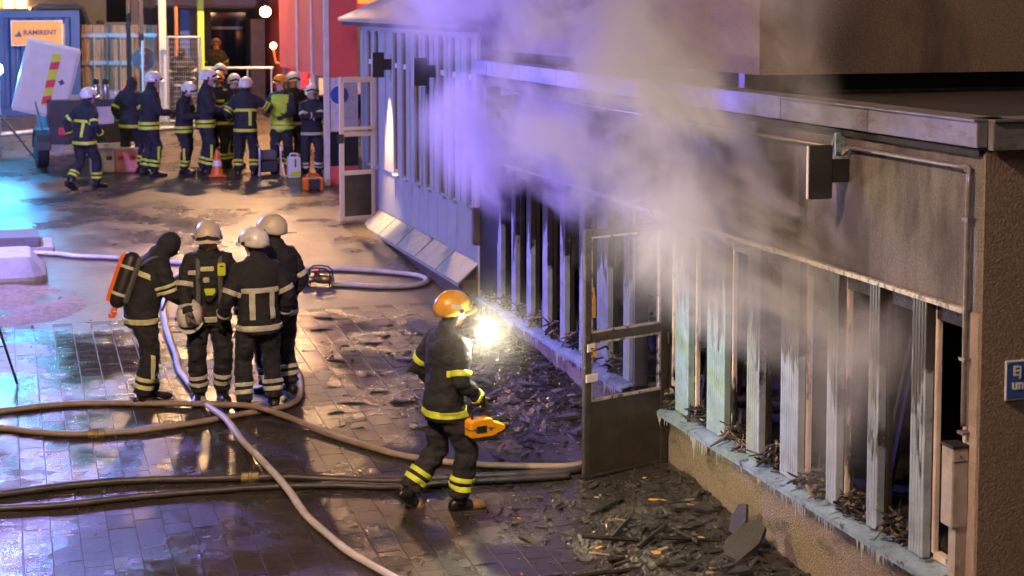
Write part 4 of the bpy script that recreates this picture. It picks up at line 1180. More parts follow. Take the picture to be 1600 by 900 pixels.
# street lamps: one beyond the porch, one by the camera's building
def street_lamp(x, y, h, ang, label, m='sodium', arm=1.2):
    t = thing('street_lamp', label, 'street lamp', (x,y,gz(y)), ang, group='sodium street lamps')
    mb = MB(); mb.tube([(0,0,0),(0,0,1.2),(0,0,h-0.3)], [0.08,0.06,0.045], 12); mb.tube(smooth_curve([(0,0,h-0.3),(0.1,0,h-0.05),(arm*0.5,0,h+0.05),(arm,0,h+0.08)],0.1), 0.035, 8); mb.build('pole', 'galvanised', t)
    mb = MB(); mb.box((arm-0.05,-0.15,h+0.07),(arm+0.6,0.15,h+0.17), bevel=0.03); hd = mb.build('head', 'galvanised', t)
    mb = MB(); mb.box((arm,-0.12,h-0.05),(arm+0.55,0.12,h+0.068), bevel=0.05); mb.build('lens', m, hd)
    return t
street_lamp(1.6, 33.6, 6.0, PI, 'tall sodium street lamp rising behind the red porch', arm=2.0)
street_lamp(-8.5, 6.5, 7.4, R(10), 'tall warm street lamp left of the paved yard', 'sodium_near', arm=2.0)
# downlight under the lamp beside the annex door
sp = bpy.data.lights.new('annex_downlight', 'SPOT'); sp.energy = 190; sp.color = (1.0, 0.62, 0.25); sp.spot_size = R(44); sp.spot_blend = 1.0; sp.shadow_soft_size = 0.06
so = bpy.data.objects.new('annex_downlight', sp); col.objects.link(so); so.location = (-0.20,23.26,3.03); so.rotation_euler = (R(0), R(-4), 0)
# ================================================================== people
def ik(a, b, l1, l2, pole):
    d = b - a
    L = max(0.12, min(d.length, (l1+l2)*0.998))
    u = d.normalized()
    x = (l1*l1 - l2*l2 + L*L)/(2*L)
    h = math.sqrt(max(0.0, l1*l1 - x*x))
    p = pole - u*pole.dot(u)
    p = p.normalized() if p.length > 1e-5 else u.orthogonal().normalized()
    return a + u*x + p*h, a + u*L

def ring_loft(mb, rings, n=22, pw=2.3):
    vs = []; fs = []
    for c, u, v, ru, rv in rings:
        for k in range(n):
            a = 2*PI*k/n; ca, sa = math.cos(a), math.sin(a)
            e = 2.0/pw
            vs.append(tuple(c + u*ru*math.copysign(abs(ca)**e, ca) + v*rv*math.copysign(abs(sa)**e, sa)))
    m = len(rings)
    for i in range(m-1):
        for k in range(n):
            k2 = (k+1) % n
            fs.append((i*n+k, i*n+k2, (i+1)*n+k2, (i+1)*n+k))
    fs.append(tuple(reversed(range(n)))); fs.append(tuple((m-1)*n+k for k in range(n)))
    mb.add(vs, fs)

def dome(mb, rx, ry, rz, rim, a0=0.0, a1=2*PI, grow=0.0, zlo=None, zhi=None, n=30, m=9, close=True):
    """helmet-like shell in head space (x right, y forward, z up); rim(a) is the height of its lower edge at azimuth a (0 = forward)"""
    full = abs(a1-a0-2*PI) < 1e-6
    cols = n if full else n+1
    vs = []; fs = []
    for i in range(m+1):
        for k in range(cols):
            a = a0 + (a1-a0)*k/n
            lo = rim(a) if zlo is None else zlo(a)
            c_lo = max(-0.95, min(0.999, lo/rz)); ph1 = math.acos(c_lo)
            ph0 = 0.02 if zhi is None else math.acos(min(0.999, zhi(a)/rz))
            ph = ph0 + (ph1-ph0)*i/m
            s_ = math.sin(ph); flare = 1.0
            if ph > PI/2: s_ = 1.0 - (1.0-s_)*0.35
            vs.append(((rx+grow)*s_*math.sin(a), (ry+grow)*s_*math.cos(a), (rz+grow)*math.cos(ph)))
    for i in range(m):
        for k in range(n):
            k2 = (k+1) % cols
            fs.append((i*cols+k, i*cols+k2, (i+1)*cols+k2, (i+1)*cols+k))
    if close and full:
        fs.append(tuple(range(cols)))
        b = m*cols; o = len(vs)
        for k in range(cols):
            x, y, z = vs[b+k]; vs.append((x*0.82, y*0.82, z+0.004))
        for k in range(cols):
            k2 = (k+1) % cols
            fs.append((b+k, b+k2, o+k2, o+k))
        o2 = len(vs)
        for k in range(cols):
            x, y, z = vs[o+k]; vs.append((x*0.5, y*0.5, 0.06))
        for k in range(cols):
            k2 = (k+1) % cols
            fs.append((o+k, o+k2, o2+k2, o2+k))
        fs.append(tuple(reversed(range(o2, o2+cols))))
    mb.add(vs, fs)

def make_helmet(parent, M, m, visor='visor', marks='tape_grey', torch=None):
    rim = lambda a: 0.030*max(0, math.cos(a))**1.0 - 0.055*max(0, -math.cos(a)) - 0.035*abs(math.sin(a))
    def tr(mb):
        mb.v = [tuple(M @ Vector(v)) for v in mb.v]; return mb
    mb = MB(); dome(mb, 0.128, 0.158, 0.150, rim); h = tr(mb).build('helmet', m, parent, True)
    mb = MB()       # front peak
    pts_o = []; pts_i = []
    for k in range(13):
        a = R(-66+11*k); ca = math.cos(a)
        pts_i.append((0.125*math.sin(a), 0.155*ca, rim(a)+0.006)); pts_o.append((0.145*math.sin(a), 0.158*ca+0.035*ca**2, rim(a)-0.004))
    n = 13
    vs = pts_i + pts_o + [(x,y,z-0.008) for x,y,z in pts_o] + [(x,y,z-0.010) for x,y,z in pts_i]
    fs = []
    for k in range(n-1):
        for r_ in range(3): fs.append((r_*n+k, r_*n+k+1, (r_+1)*n+k+1, (r_+1)*n+k))
    mb.add(vs, fs); tr(mb).build('peak', m, h)
    mb = MB(); dome(mb, 0.128, 0.158, 0.150, rim, R(-52), R(52), 0.006, zlo=lambda a: rim(a)+0.012, zhi=lambda a: rim(a)+0.045, n=16, m=3); tr(mb).build('visor', visor, h, True)
    mb = MB(); dome(mb, 0.128, 0.158, 0.150, rim, R(-9), R(9), 0.004, zlo=lambda a: 0.02, zhi=lambda a: 0.147, n=6, m=8)
    dome(mb, 0.128, 0.158, 0.150, rim, R(171), R(189), 0.004, zlo=lambda a: -0.01, zhi=lambda a: 0.147, n=6, m=8); tr(mb).build('comb', m, h, True)
    for s in (-1, 1):
        mb = MB(); dome(mb, 0.128, 0.158, 0.150, rim, R(s*95-17), R(s*95+17), 0.004, zlo=lambda a: 0.015, zhi=lambda a: 0.05, n=6, m=3); tr(mb).build('reflective_mark', marks, h)
        mb = MB(); mb.lathe([(0.020,0),(0.020,0.012),(0.012,0.016)], 12, Matrix.Translation((s*0.126,0.035,0.0)) @ Matrix.Rotation(s*PI/2,4,'Y')); tr(mb).build('visor_pivot', 'black_metal', h)
    return h

def make_glove(parent, w, d, pn, side, curl, m):
    """w wrist, d direction of the hand, pn palm normal, side = +1 when the thumb lies towards pn x d"""
    d = d.normalized(); pn = (pn - d*pn.dot(d)).normalized(); x = d.cross(pn).normalized()*side
    mb = MB()
    base = w - d*0.05
    mb.tube([base, w - d*0.01, w + d*0.03, w + d*0.075, w + d*0.10], [(0.046,0.040),(0.040,0.034),(0.045,0.027),(0.048,0.024),(0.042,0.018)] if abs(d.z) < 0.9 else [0.046,0.038,0.038,0.036,0.030], 12)
    for k, (off, ln) in enumerate(((0.033,0.078),(0.011,0.088),(-0.011,0.083),(-0.032,0.066))):
        p = w + d*0.088 + x*off; dr = d.copy(); pts = [p - d*0.02, p]; rr = [0.0125, 0.0125]
        ang = curl*(0.8+0.08*k)
        for seg in (0.42, 0.33, 0.25):
            q = Quaternion(x*side*-1.0, 0) ; dr = (dr*math.cos(R(ang)) + pn*math.sin(R(ang))); dr.normalize()
            # keep pn perpendicular as the finger closes
            p = p + dr*ln*seg; pts.append(p.copy()); rr.append(rr[-1]*0.93)
            pn_l = pn
        mb.tube(pts, rr, 8)
    t0 = w + d*0.025 + x*0.038
    td = (d*0.7 + x*0.75 + pn*0.35).normalized(); t1 = t0 + td*0.038; t2 = t1 + (d*0.9 + x*0.15 + pn*0.45).normalized()*0.034
    mb.tube([w + d*0.01 + x*0.02, t0, t1, t2], [0.018,0.0165,0.0145,0.012], 8)
    return mb.build('glove', m, parent, True)

def make_boot(parent, M, m, toe):
    mb = MB()
    mb.tube([(0,-0.01,0.27),(0,-0.012,0.18),(0,-0.008,0.10),(0,0.0,0.06)], [(0.062,0.066),(0.060,0.066),(0.052,0.062),(0.046,0.060)], 14)
    prof = [(-0.095,0.030,0.030,0.045),(-0.08,0.040,0.045,0.055),(-0.03,0.043,0.060,0.066),(0.03,0.044,0.056,0.062),(0.09,0.051,0.042,0.048),(0.15,0.053,0.036,0.042),(0.19,0.045,0.030,0.036),(0.212,0.025,0.020,0.028)]
    rings = [(Vector((0,y,zc)), Vector((1,0,0)), Vector((0,0,1)), rx, rz) for y, rx, rz, zc in prof]
    ring_loft(mb, rings, 14, 2.4)
    mb.v = [(x, y, max(z, 0.012)) for x, y, z in mb.v]
    mb.v = [tuple(M @ Vector(v)) for v in mb.v]
    b = mb.build('boot', m, parent, True)
    sm = MB()
    ring_loft(sm, [(Vector((0,0.055,z)), Vector((1,0,0)), Vector((0,1,0)), 0.052, 0.158) for z in (0.0, 0.02)], 16, 2.8)
    sm.v = [tuple(M @ Vector(v)) for v in sm.v]; sm.build('sole', 'rubber', b)
    if toe:
        tm = MB()
        ring_loft(tm, [(Vector((0,y,zc)), Vector((1,0,0)), Vector((0,0,1)), rx+0.003, rz+0.003) for y, rx, rz, zc in prof[4:]], 14, 2.4)
        tm.v = [tuple(M @ Vector((x, y+0.003, max(z, 0.016)))) for x, y, z in tm.v]; tm.build('toe_cap', toe, b, True)
    return b

PN = [0]
def person(label, loc, rot, feet, hands, lean=4, twist=0, side=0, head=(0,0), hip=0.945, hipoff=(0,0), scale=1.0, cloth='navy_cloth', helmet='helmet_white', tape='tape', style='full',
           vox=0.017, glove='glove', boots='boot', toe=None, curl=(28,28), palm=None, elbow=None, balaclava=False, vest=None, group=None, back_square=False, leg_strip=True, hdir=None, extra=None, visor='visor'):
    PN[0] += 1
    root = thing('person', label, 'person', (loc[0], loc[1], loc[2] if len(loc) > 2 else gz(loc[1])), R(rot), group)
    root.scale = (scale,)*3
    X, Y, Z = Vector((1,0,0)), Vector((0,1,0)), Vector((0,0,1))
    pel = Vector((hipoff[0], hipoff[1], hip))
    d = Vector((math.sin(R(side)), math.sin(R(lean)), math.cos(R(lean)))).normalized()
    sx = Vector((math.cos(R(twist)), math.sin(R(twist)), -math.sin(R(side)))).normalized()
    sx = (sx - d*sx.dot(d)).normalized()
    fw = d.cross(sx)
    def U(t): 
        k = max(0, min(1, t/0.5)); u = X.lerp(sx, k); return (u - d*u.dot(d)).normalized()
    mb = MB()
    rings = []
    for t, ru, rv, fo in ((-0.17,0.205,0.158,0.0),(-0.09,0.212,0.166,0.0),(0.0,0.206,0.165,0.0),(0.10,0.196,0.156,0.004),(0.22,0.205,0.160,0.008),(0.33,0.222,0.163,0.008),(0.42,0.222,0.150,0.0),(0.485,0.190,0.122,-0.004),(0.535,0.135,0.104,0.0),(0.58,0.092,0.092,0.006),(0.615,0.084,0.086,0.012)):
        u = U(t); rings.append((pel + d*t + d.cross(u)*fo, u, d.cross(u), ru, rv))
    # the hem hangs straight down rather than along a leaning spine
    for i in (0, 1):
        c, u, v, a, b = rings[i]; tt = (-0.17, -0.09)[i]
        rings[i] = (pel + Z*tt + d*0.0, X, Y, a, b)
    ring_loft(mb, rings)
    bones = [('torso', pel - d*0.05, pel + d*0.45, 0.165)]
    # head
    neck = pel + d*0.57
    yaw, pit = head
    f0 = (fw*math.cos(R(yaw)) + sx*math.sin(R(yaw)))
    up0 = (Z*0.55 + d*0.45).normalized()
    f0 = (f0 - up0*f0.dot(up0)).normalized()
    hf = (f0*math.cos(R(pit)) - up0*math.sin(R(pit))).normalized()
    hr = hf.cross(up0).normalized(); hu = hr.cross(hf).normalized()
    hc = neck + up0*(0.025 if balaclava else 0.050) + hu*0.072 + hf*(0.045 if balaclava else 0.020)
    HM = Matrix(((hr.x,hf.x,hu.x,hc.x),(hr.y,hf.y,hu.y,hc.y),(hr.z,hf.z,hu.z,hc.z),(0,0,0,1)))
    hl = lambda v: HM @ Vector(v)
    mb.tube([neck - d*0.06, neck + up0*0.03, hc - hu*0.05], [0.068,0.060,0.060], 12)
    RM = HM.to_3x3().to_4x4()
    mb.ellipsoid(hc, (0.079,0.098,0.118), 18, 12, RM)
    mb.ellipsoid(hl((0,0.030,-0.062)), (0.058,0.062,0.062), 14, 9, RM)
    mb.ellipsoid(hl((0,0.101,-0.022)), (0.015,0.022,0.028), 10, 7, RM)
    mb.ellipsoid(hl((0,0.088,-0.066)), (0.026,0.014,0.012), 10, 7, RM)
    mb.ellipsoid(hl((0,0.080,0.022)), (0.056,0.022,0.016), 10, 7, RM)
    for s in (-1, 1): mb.ellipsoid(hl((s*0.080,0.0,-0.015)), (0.012,0.026,0.034), 8, 6, RM)
    if balaclava:
        mb.ellipsoid(hl((0,-0.006,0.01)), (0.100,0.116,0.128), 18, 12, RM)
        mb.ellipsoid(neck + fw*0.01, (0.125,0.115,0.085), 16, 10)
    bones.append(('head', hc - hu*0.07, hc + hu*0.04, 0.085))
    # arms
    wr = {}
    for s, k in ((1, 'R'), (-1, 'L')):
        sh = pel + d*0.452 + sx*s*0.185
        tgt = Vector(hands[k])
        pole = Vector(elbow[k]) if elbow and k in elbow else Vector((s*0.55, -0.7, -0.6))
        el, w = ik(sh, tgt, 0.295, 0.275, pole)
        wr[k] = (el, w)
        mb.tube([sh - sx*s*0.09 + d*0.01, sh - sx*s*0.02, sh.lerp(el,0.3), sh.lerp(el,0.75), el, el.lerp(w,0.3), el.lerp(w,0.8), w - (w-el).normalized()*0.01], [0.088,0.096,0.083,0.073,0.070,0.068,0.060,0.055], 14)
        bones += [('upperarm'+k, sh, el, 0.078), ('forearm'+k, el, w, 0.060)]
    # legs
    bootM = {}
    for s, k in ((1, 'R'), (-1, 'L')):
        hp = pel + X*s*0.098 - Z*0.06
        fx, fy, fz, fyaw, fpit = feet[k]
        RZ = Matrix.Rotation(R(fyaw), 4, 'Z')
        ball = Vector((fx, fy, fz)) + RZ.to_3x3() @ Vector((0, 0.12, 0))
        B = Matrix.Translation(ball) @ RZ @ Matrix.Rotation(R(-fpit), 4, 'X') @ Matrix.Translation((0,-0.12,0))
        an_ = B @ Vector((0,-0.01,0.13))
        pole = RZ.to_3x3() @ Vector((s*0.12, 1.0, 0.0))
        kn, an2 = ik(hp, an_, 0.390, 0.382, pole)
        bootM[k] = B
        mb.tube([hp + Z*0.05, hp - Z*0.02, hp.lerp(kn,0.35), hp.lerp(kn,0.8), kn, kn.lerp(an2,0.3), kn.lerp(an2,0.65), kn.lerp(an2,0.93), kn.lerp(an2,1.02)], [0.115,0.118,0.112,0.098,0.094,0.092,0.088,0.086,0.084], 16)
        bones += [('thigh'+k, hp, kn, 0.10), ('shin'+k, kn, an2, 0.088)]
    # voxel union -> one continuous surface
    tmp = obj('tmp_body', mb.mesh('tmp_body', cloth))
    r_ = tmp.modifiers.new('r', 'REMESH'); r_.mode = 'VOXEL'; r_.voxel_size = vox
    s_ = tmp.modifiers.new('s', 'SMOOTH'); s_.factor = 0.5; s_.iterations = 3
    dg = bpy.context.evaluated_depsgraph_get(); dg.update()
    me = bpy.data.meshes.new_from_object(tmp.evaluated_get(dg)); me.name = 'body'
    tm = tmp.data; bpy.data.objects.remove(tmp); bpy.data.meshes.remove(tm)
    n = len(me.vertices)
    V = np.empty(n*3); me.vertices.foreach_get('co', V); V = V.reshape(-1,3)
    Nn = np.empty(n*3); me.vertices.foreach_get('normal', Nn); Nn = Nn.reshape(-1,3)
    D = np.empty((len(bones), n))
    for i, (_, a, b, r) in enumerate(bones):
        a = np.array(a); ab = np.array(b) - a; t = np.clip(((V-a) @ ab)/(ab @ ab), 0, 1)
        D[i] = np.linalg.norm(V - a - t[:,None]*ab, axis=1) - r
    cls = D.argmin(0); names = [b[0] for b in bones]
    # cloth folds
    seed = PN[0]*7.3
    for i in range(n):
        if names[cls[i]] == 'head': continue
        p = V[i]
        q = Vector((p[0]*7+seed, p[1]*7, p[2]*13))
        a = noise.noise(q) + 0.55*noise.noise(q*2.3) - 0.5*abs(noise.noise(Vector((p[0]*5+seed, p[1]*5, p[2]*19))))
        nm = names[cls[i]]
        amp = 0.019 if nm[:4] in ('shin','fore','thig') else 0.013
        V[i] = p + Nn[i]*a*amp
    me.vertices.foreach_set('co', V.ravel()); me.update()
    me.vertices.foreach_get('normal', Nn.ravel())
    # materials by region
    me.materials.clear()
    for m in (cloth, 'skin', vest or cloth): me.materials.append(MATS[m])
    nf = len(me.polygons)
    C = np.empty(nf*3); me.polygons.foreach_get('center', C); C = C.reshape(-1,3)
    ls = np.empty(nf, dtype=np.int32); me.polygons.foreach_get('loop_start', ls)
    vi = np.empty(len(me.loops), dtype=np.int32); me.loops.foreach_get('vertex_index', vi)
    fc = cls[vi[ls]]
    mi = np.zeros(nf, dtype=np.int32)
    rel = C - np.array(hc); hy = rel @ np.array(hf); hz = rel @ np.array(hu); hx_ = rel @ np.array(hr)
    if not balaclava:
        mi[(fc == 1) & (hy > 0.030 - 0.25*np.maximum(0, -hz-0.02)) & (hz > -0.128)] = 1
    if vest:
        tt = (C - np.array(pel)) @ np.array(d)
        mi[(fc == 0) & (tt > -0.20) & (tt < 0.50)] = 2
    me.polygons.foreach_set('material_index', mi); me.polygons.foreach_set('use_smooth', np.ones(nf, dtype=bool))
    body = obj('body', me, root)
    # reflective tape cut from the clothing surface
    lt = np.empty(nf, dtype=np.int32); me.polygons.foreach_get('loop_total', lt)
    def strip(keep, cuts, m, off=0.007, near=None, name='reflective_band'):
        ids = [i for i, nm in enumerate(names) if nm in keep]
        ok = np.isin(fc, ids)
        for co, no in cuts:
            ok &= ((C - np.array(co)) @ np.array(no)) > -0.03
        if near is not None:
            a, r = near; ok &= np.linalg.norm((C - np.array(a))[:, :2], axis=1) < r
        idx = np.nonzero(ok)[0]
        if len(idx) == 0: return
        bm = bmesh.new(); vm = {}
        for f in idx:
            loop = [int(vi[ls[f]+j]) for j in range(lt[f])]
            for v in loop:
                if v not in vm: vm[v] = bm.verts.new(V[v] + Nn[v]*off)
            try: bm.faces.new([vm[v] for v in loop])
            except ValueError: pass
        for co, no in cuts:
            bmesh.ops.bisect_plane(bm, geom=bm.verts[:]+bm.edges[:]+bm.faces[:], plane_co=co, plane_no=no, clear_inner=True)
        if not bm.faces: bm.free(); return
        r = bmesh.ops.extrude_face_region(bm, geom=bm.faces[:])
        bm.normal_update()
        for v in [g for g in r['geom'] if isinstance(g, bmesh.types.BMVert)]: v.co += v.normal*0.004
        bmesh.ops.recalc_face_normals(bm, faces=bm.faces[:])
        mm = bpy.data.meshes.new('band'); bm.to_mesh(mm); bm.free()
        mm.materials.append(MATS[m]); mm.polygons.foreach_set('use_smooth', [True]*len(mm.polygons))
        obj(name, mm, root)
    def ringband(bn, t0, t1, m):
        i = names.index(bn); _, a, b, _r = bones[i]; ax = (b-a).normalized()
        strip({bn}, [(a.lerp(b,t0), ax), (a.lerp(b,t1), -ax)], m)
    T = {'torso', 'thighL', 'thighR'}
    def torsoband(t0, t1, m):
        ax = d if t0 > 0.0 else Z
        strip(T if t0 < 0.12 else {'torso'}, [(pel + ax*t0, ax), (pel + ax*t1, -ax)], m)
    for k in 'LR':
        ringband('shin'+k, 0.56, 0.66, tape); ringband('shin'+k, 0.74, 0.85, tape)
        if style == 'full':
            ringband('upperarm'+k, 0.62, 0.72, tape); ringband('upperarm'+k, 0.80, 0.91, tape); ringband('forearm'+k, 0.74, 0.86, tape)
        elif style == 'single':
            ringband('upperarm'+k, 0.68, 0.84, tape); ringband('forearm'+k, 0.70, 0.80, tape)
        if leg_strip:
            i = names.index('shin'+k); _, a, b, _r = bones[i]; ax = (b-a).normalized(); s = 1 if k == 'R' else -1
            o = X*s
            lat = Y
            strip({'shin'+k,'thigh'+k}, [(a-ax*0.02, ax), (a.lerp(b,0.55), -ax), (a + Y*-0.022, lat), (a + Y*0.022 + (b-a)*0, -lat), (a, o)], tape) if abs((b-a).y) < 0.12 else None
    torsoband(-0.13, -0.075, tape); 
    if style == 'double': torsoband(-0.05, 0.0, tape)
    if back_square:
        torsoband(0.235, 0.285, tape) 
        for s in ((-1, 1) if back_square == 2 else (back_square,)):
            cx = 0.10*s
            strip({'torso'}, [(pel - d*0.02, d), (pel + d*0.24, -d), (pel + sx*(cx-0.026), sx), (pel + sx*(cx+0.026), -sx), (pel, -fw)], tape)
    elif style == 'full':
        torsoband(0.30, 0.35, tape)
    # hands, boots, helmet
    for s, k in ((1,'R'),(-1,'L')):
        el, w = wr[k]
        dr = (w-el).normalized()
        if hdir and k in hdir: dr = Vector(hdir[k]).normalized()
        pn = Vector(palm[k]) if palm and k in palm else Vector((-s, 0.25, 0.0))
        x = dr.cross(pn)
        thumb_to = Vector((0,1,0.5))
        sd_ = 1 if x.dot(thumb_to) > 0 else -1
        make_glove(root, w, dr, pn, sd_, curl[0 if k == 'R' else 1], glove)
        make_boot(root, bootM[k], boots, toe)
    if helmet: make_helmet(root, HM @ Matrix.Translation((0,-0.008,0.030)) @ Matrix.Rotation(R(4),4,'X'), helmet, visor)
    if not balaclava:
        for s in (-1, 1):
            e = MB(); e.ellipsoid(hl((s*0.032,0.091,0.002)), (0.011,0.007,0.007), 8, 6, RM); e.build('eye', 'eye_dark', root)
        e = MB(); e.ellipsoid(hl((0,0.104,-0.066)), (0.022,0.004,0.004), 8, 6, RM); e.build('mouth', 'crate_red', root)
    if extra: extra(root, dict(pel=pel, d=d, sx=sx, fw=fw, hc=hc, HM=HM, wr=wr, strip=strip, V=V))
    return root

def stand(a=0.12, ya=8, dy=0.03):
    return {'R': (a,dy,0,-ya,0), 'L': (-a,-dy,0,ya,0)}

# ---- first of the four: breathing set on his back, black hood, passing a helmet
def scba(root, k):
    pel, d, sx, fw = k['pel'], k['d'], k['sx'], k['fw']
    b = pel + d*0.24 - fw*0.24
    t = MB(); t.box((-0.11,-0.02,-0.24),(0.11,0.03,0.24), M=Matrix((( sx.x,fw.x,d.x,b.x+fw.x*0.05),(sx.y,fw.y,d.y,b.y+fw.y*0.05),(sx.z,fw.z,d.z,b.z+fw.z*0.05),(0,0,0,1))), bevel=0.02)
    bp_ = t.build('backplate', 'strap', root)
    c0 = b - d*0.30; c1 = b + d*0.26
    t = MB(); L_ = (c1-c0)
    t.tube([c0, c0+L_*0.03, c0+L_*0.10, c0+L_*0.2, c0+L_*0.85, c0+L_*0.93, c0+L_*0.98, c1], [0.02,0.055,0.078,0.084,0.084,0.072,0.045,0.01], 18)
    cy = t.build('air_cylinder', 'black_metal', root, True)
    t = MB()
    q = -fw*0.088
    t.tube([c0+L_*0.08+q*0.9, c0+L_*0.18+q, c0+L_*0.86+q, c0+L_*0.94+q*0.8], [(0.030,0.008)]*4, 8); t.build('orange_stripe', 'orange_plastic', cy)
    for q0 in (0.22, 0.70):
        t = MB(); t.tube([c0+L_*q0, c0+L_*(q0+0.05)], 0.088, 18); t.build('cylinder_strap', 'tape_grey', cy)
    t = MB(); t.tube([c0, c0-d*0.06], 0.028, 10); t.tube([c0-d*0.04, c0-d*0.04+sx*0.09], 0.018, 8); t.lathe([(0.03,0),(0.034,0.02),(0.03,0.04)], 10, Matrix.Translation(c0-d*0.10)); t.build('valve', 'orange_plastic', cy)
    for s in (-1, 1):
        a = pel + sx*s*0.12
        pts = smooth_curve([a + d*0.40 - fw*0.17, a + d*0.50 - fw*0.09, a + d*0.52 + fw*0.0, a + d*0.42 + fw*0.14, a + d*0.22 + fw*0.185, a + d*0.04 + fw*0.17], 0.05)
        t = MB(); t.tube(pts, [(0.026,0.011)]*len(pts), 8); t.build('shoulder_strap', 'strap', root, True)
    t = MB(); t.tube(smooth_curve([a + d*0.42 - fw*0.16, a + d*0.40 + sx*0.02 + fw*0.12, pel + d*0.30 + fw*0.22, pel + d*0.12 + fw*0.21], 0.05), 0.012, 8); t.build('air_line', 'rubber', root, True)
G4 = 'four firefighters standing in a knot'
person('firefighter in a black hood with an orange striped air cylinder on the back', (-4.30,15.65), -82,
       {'R': (0.10,-0.02,0,-6,0), 'L': (-0.10,0.10,0,4,0)}, {'R': (0.10,0.46,0.98), 'L': (-0.12,0.48,1.00)}, lean=20, head=(6,26), scale=1.0, helmet=None, balaclava=True,
       vox=0.012, back_square=0, style='full', tape='tape', elbow={'R': (0.6,-0.5,-0.8), 'L': (-0.6,-0.5,-0.8)}, curl=(30,30), palm={'R': (-0.6,0.2,-0.5), 'L': (0.6,0.2,-0.5)}, group=G4, extra=scba)
# ---- second: faces the camera, looks down, radio on the chest
def chest_kit(root, k):
    pel, d, sx, fw = k['pel'], k['d'], k['sx'], k['fw']
    def B(x, z, w, h, t, m, name, y=0.165):
        c = pel + sx*x + d*z + fw*y
        M = Matrix(((sx.x,fw.x,d.x,c.x),(sx.y,fw.y,d.y,c.y),(sx.z,fw.z,d.z,c.z),(0,0,0,1)))
        mb = MB(); mb.box((-w/2,-0.01,-h/2),(w/2,t,h/2), M=M, bevel=0.008); return mb.build(name, m, root)
    r = B(-0.115, 0.40, 0.075, 0.12, 0.05, 'radio_lime', 'radio')
    B(-0.115, 0.435, 0.050, 0.03, 0.053, 'black_metal', 'radio_face')
    B(0.02, 0.405, 0.13, 0.045, 0.02, 'tape', 'chest_patch'); B(0.15, 0.37, 0.10, 0.045, 0.02, 'tape_grey', 'chest_patch', 0.15)
    B(0.0, 0.18, 0.11, 0.065, 0.03, 'radio_lime', 'buckle_plate'); B(0.03, 0.30, 0.06, 0.05, 0.04, 'tape_grey', 'gauge')
    for s in (-1, 1):
        a = pel + sx*s*0.105
        pts = smooth_curve([a + d*0.40 - fw*0.155, a + d*0.515 - fw*0.05, a + d*0.51 + fw*0.05, a + d*0.40 + fw*0.165, a + d*0.15 + fw*0.18, a + d*0.02 + fw*0.17], 0.05)
        t = MB(); t.tube(pts, [(0.024,0.010)]*len(pts), 8); t.build('harness_strap', 'strap', root, True)
    t = MB(); t.tube(smooth_curve([pel + sx*0.1 + d*0.32 + fw*0.19, pel + sx*0.02 + d*0.10 + fw*0.22, pel - sx*0.08 + d*0.2 + fw*0.20], 0.04), 0.012, 8); t.build('air_line', 'rubber', root, True)
person('firefighter facing the camera in a cream helmet with a lime radio on the chest', (-3.66,15.58), 176,
       {'R': (0.11,0.03,0,-10,0), 'L': (-0.12,0.0,0,10,0)}, {'R': (0.20,0.30,0.93), 'L': (-0.30,0.12,0.86)}, lean=3, head=(4,24), helmet='helmet_cream', vox=0.012, style='single', tape='tape_grey', scale=1.0, glove='glove_grey',
       leg_strip=False, group=G4, extra=chest_kit)
# ---- third: back to the camera in a white helmet
person('firefighter with back to the camera in a white helmet and squared back tape', (-3.24,15.17), 8,
       stand(0.15, 8, 0.02), {'R': (0.30,0.12,0.90), 'L': (-0.32,0.16,0.90)}, lean=2, head=(-38,12), helmet='helmet_white', vox=0.012, style='single', tape='tape_grey', back_square=2, leg_strip=False, scale=0.985, group=G4)
# ---- fourth: half hidden behind the third
person('firefighter in a cream helmet half hidden behind the white helmeted one', (-2.98,15.62), 30,
       {'R': (0.12,-0.04,0,-12,0), 'L': (-0.10,0.05,0,8,0)}, {'R': (0.27,0.14,0.92), 'L': (-0.22,0.30,1.0)}, lean=3, head=(-30,10), helmet='helmet_cream', vox=0.012, style='single', tape='tape_grey', scale=1.0, group=G4)
# ---- helmet being handed over
hh = thing('helmet', 'white helmet with red marks held between two firefighters', 'helmet', (-3.86,15.42,gz(15.5)+0.90))
make_helmet(hh, Matrix.Rotation(R(160),4,'Z') @ Matrix.Rotation(R(-62),4,'X'), 'helmet_white', marks='fluor_red')
# ---- the walking one with the lamp on the helmet
def head_torch(root, k):
    c = Vector((0.14, 0.24, 1.46)); Mt = Matrix.Translation(c) @ Matrix.Rotation(R(-52),4,'Z') @ Matrix.Rotation(R(-84),4,'X')
    b = MB(); b.lathe([(0.028,-0.12),(0.030,-0.06),(0.036,-0.03),(0.064,0.0),(0.063,0.006)], 16, Mt); b.tube([Mt @ Vector((0,0,-0.10)), (0.11,0.12,1.40), (0.10,0.10,1.30)], 0.014, 8); b.build('torch', 'black_metal', root)
    e = MB(); e.ellipsoid((0,0,0), (0.058,0.058,0.026), 18, 10, Mt @ Matrix.Translation((0,0,0.022))); e.build('torch_lens', 'torch', root, True)
person('walking firefighter in a yellow helmet with a shining torch at the chest', (-2.20,12.22), -84,
       {'R': (0.09,0.10,0.0,-4,0), 'L': (-0.09,-0.34,0.0,4,34)}, {'R': (0.20,0.24,0.93), 'L': (-0.28,0.06,0.92)}, lean=4, twist=14, head=(16,10), hip=0.925, hipoff=(0,0.0), helmet='helmet_yellow', vox=0.012, style='single', tape='tape_lime',
       boots='boot', toe='boot_tan', elbow={'R': (0.5,-0.8,-0.3)}, palm={'R': (-0.8,0.1,-0.6)}, hdir={'R': (-0.1,0.45,-0.9)}, curl=(62,24), scale=1.0, leg_strip=False, extra=head_torch)
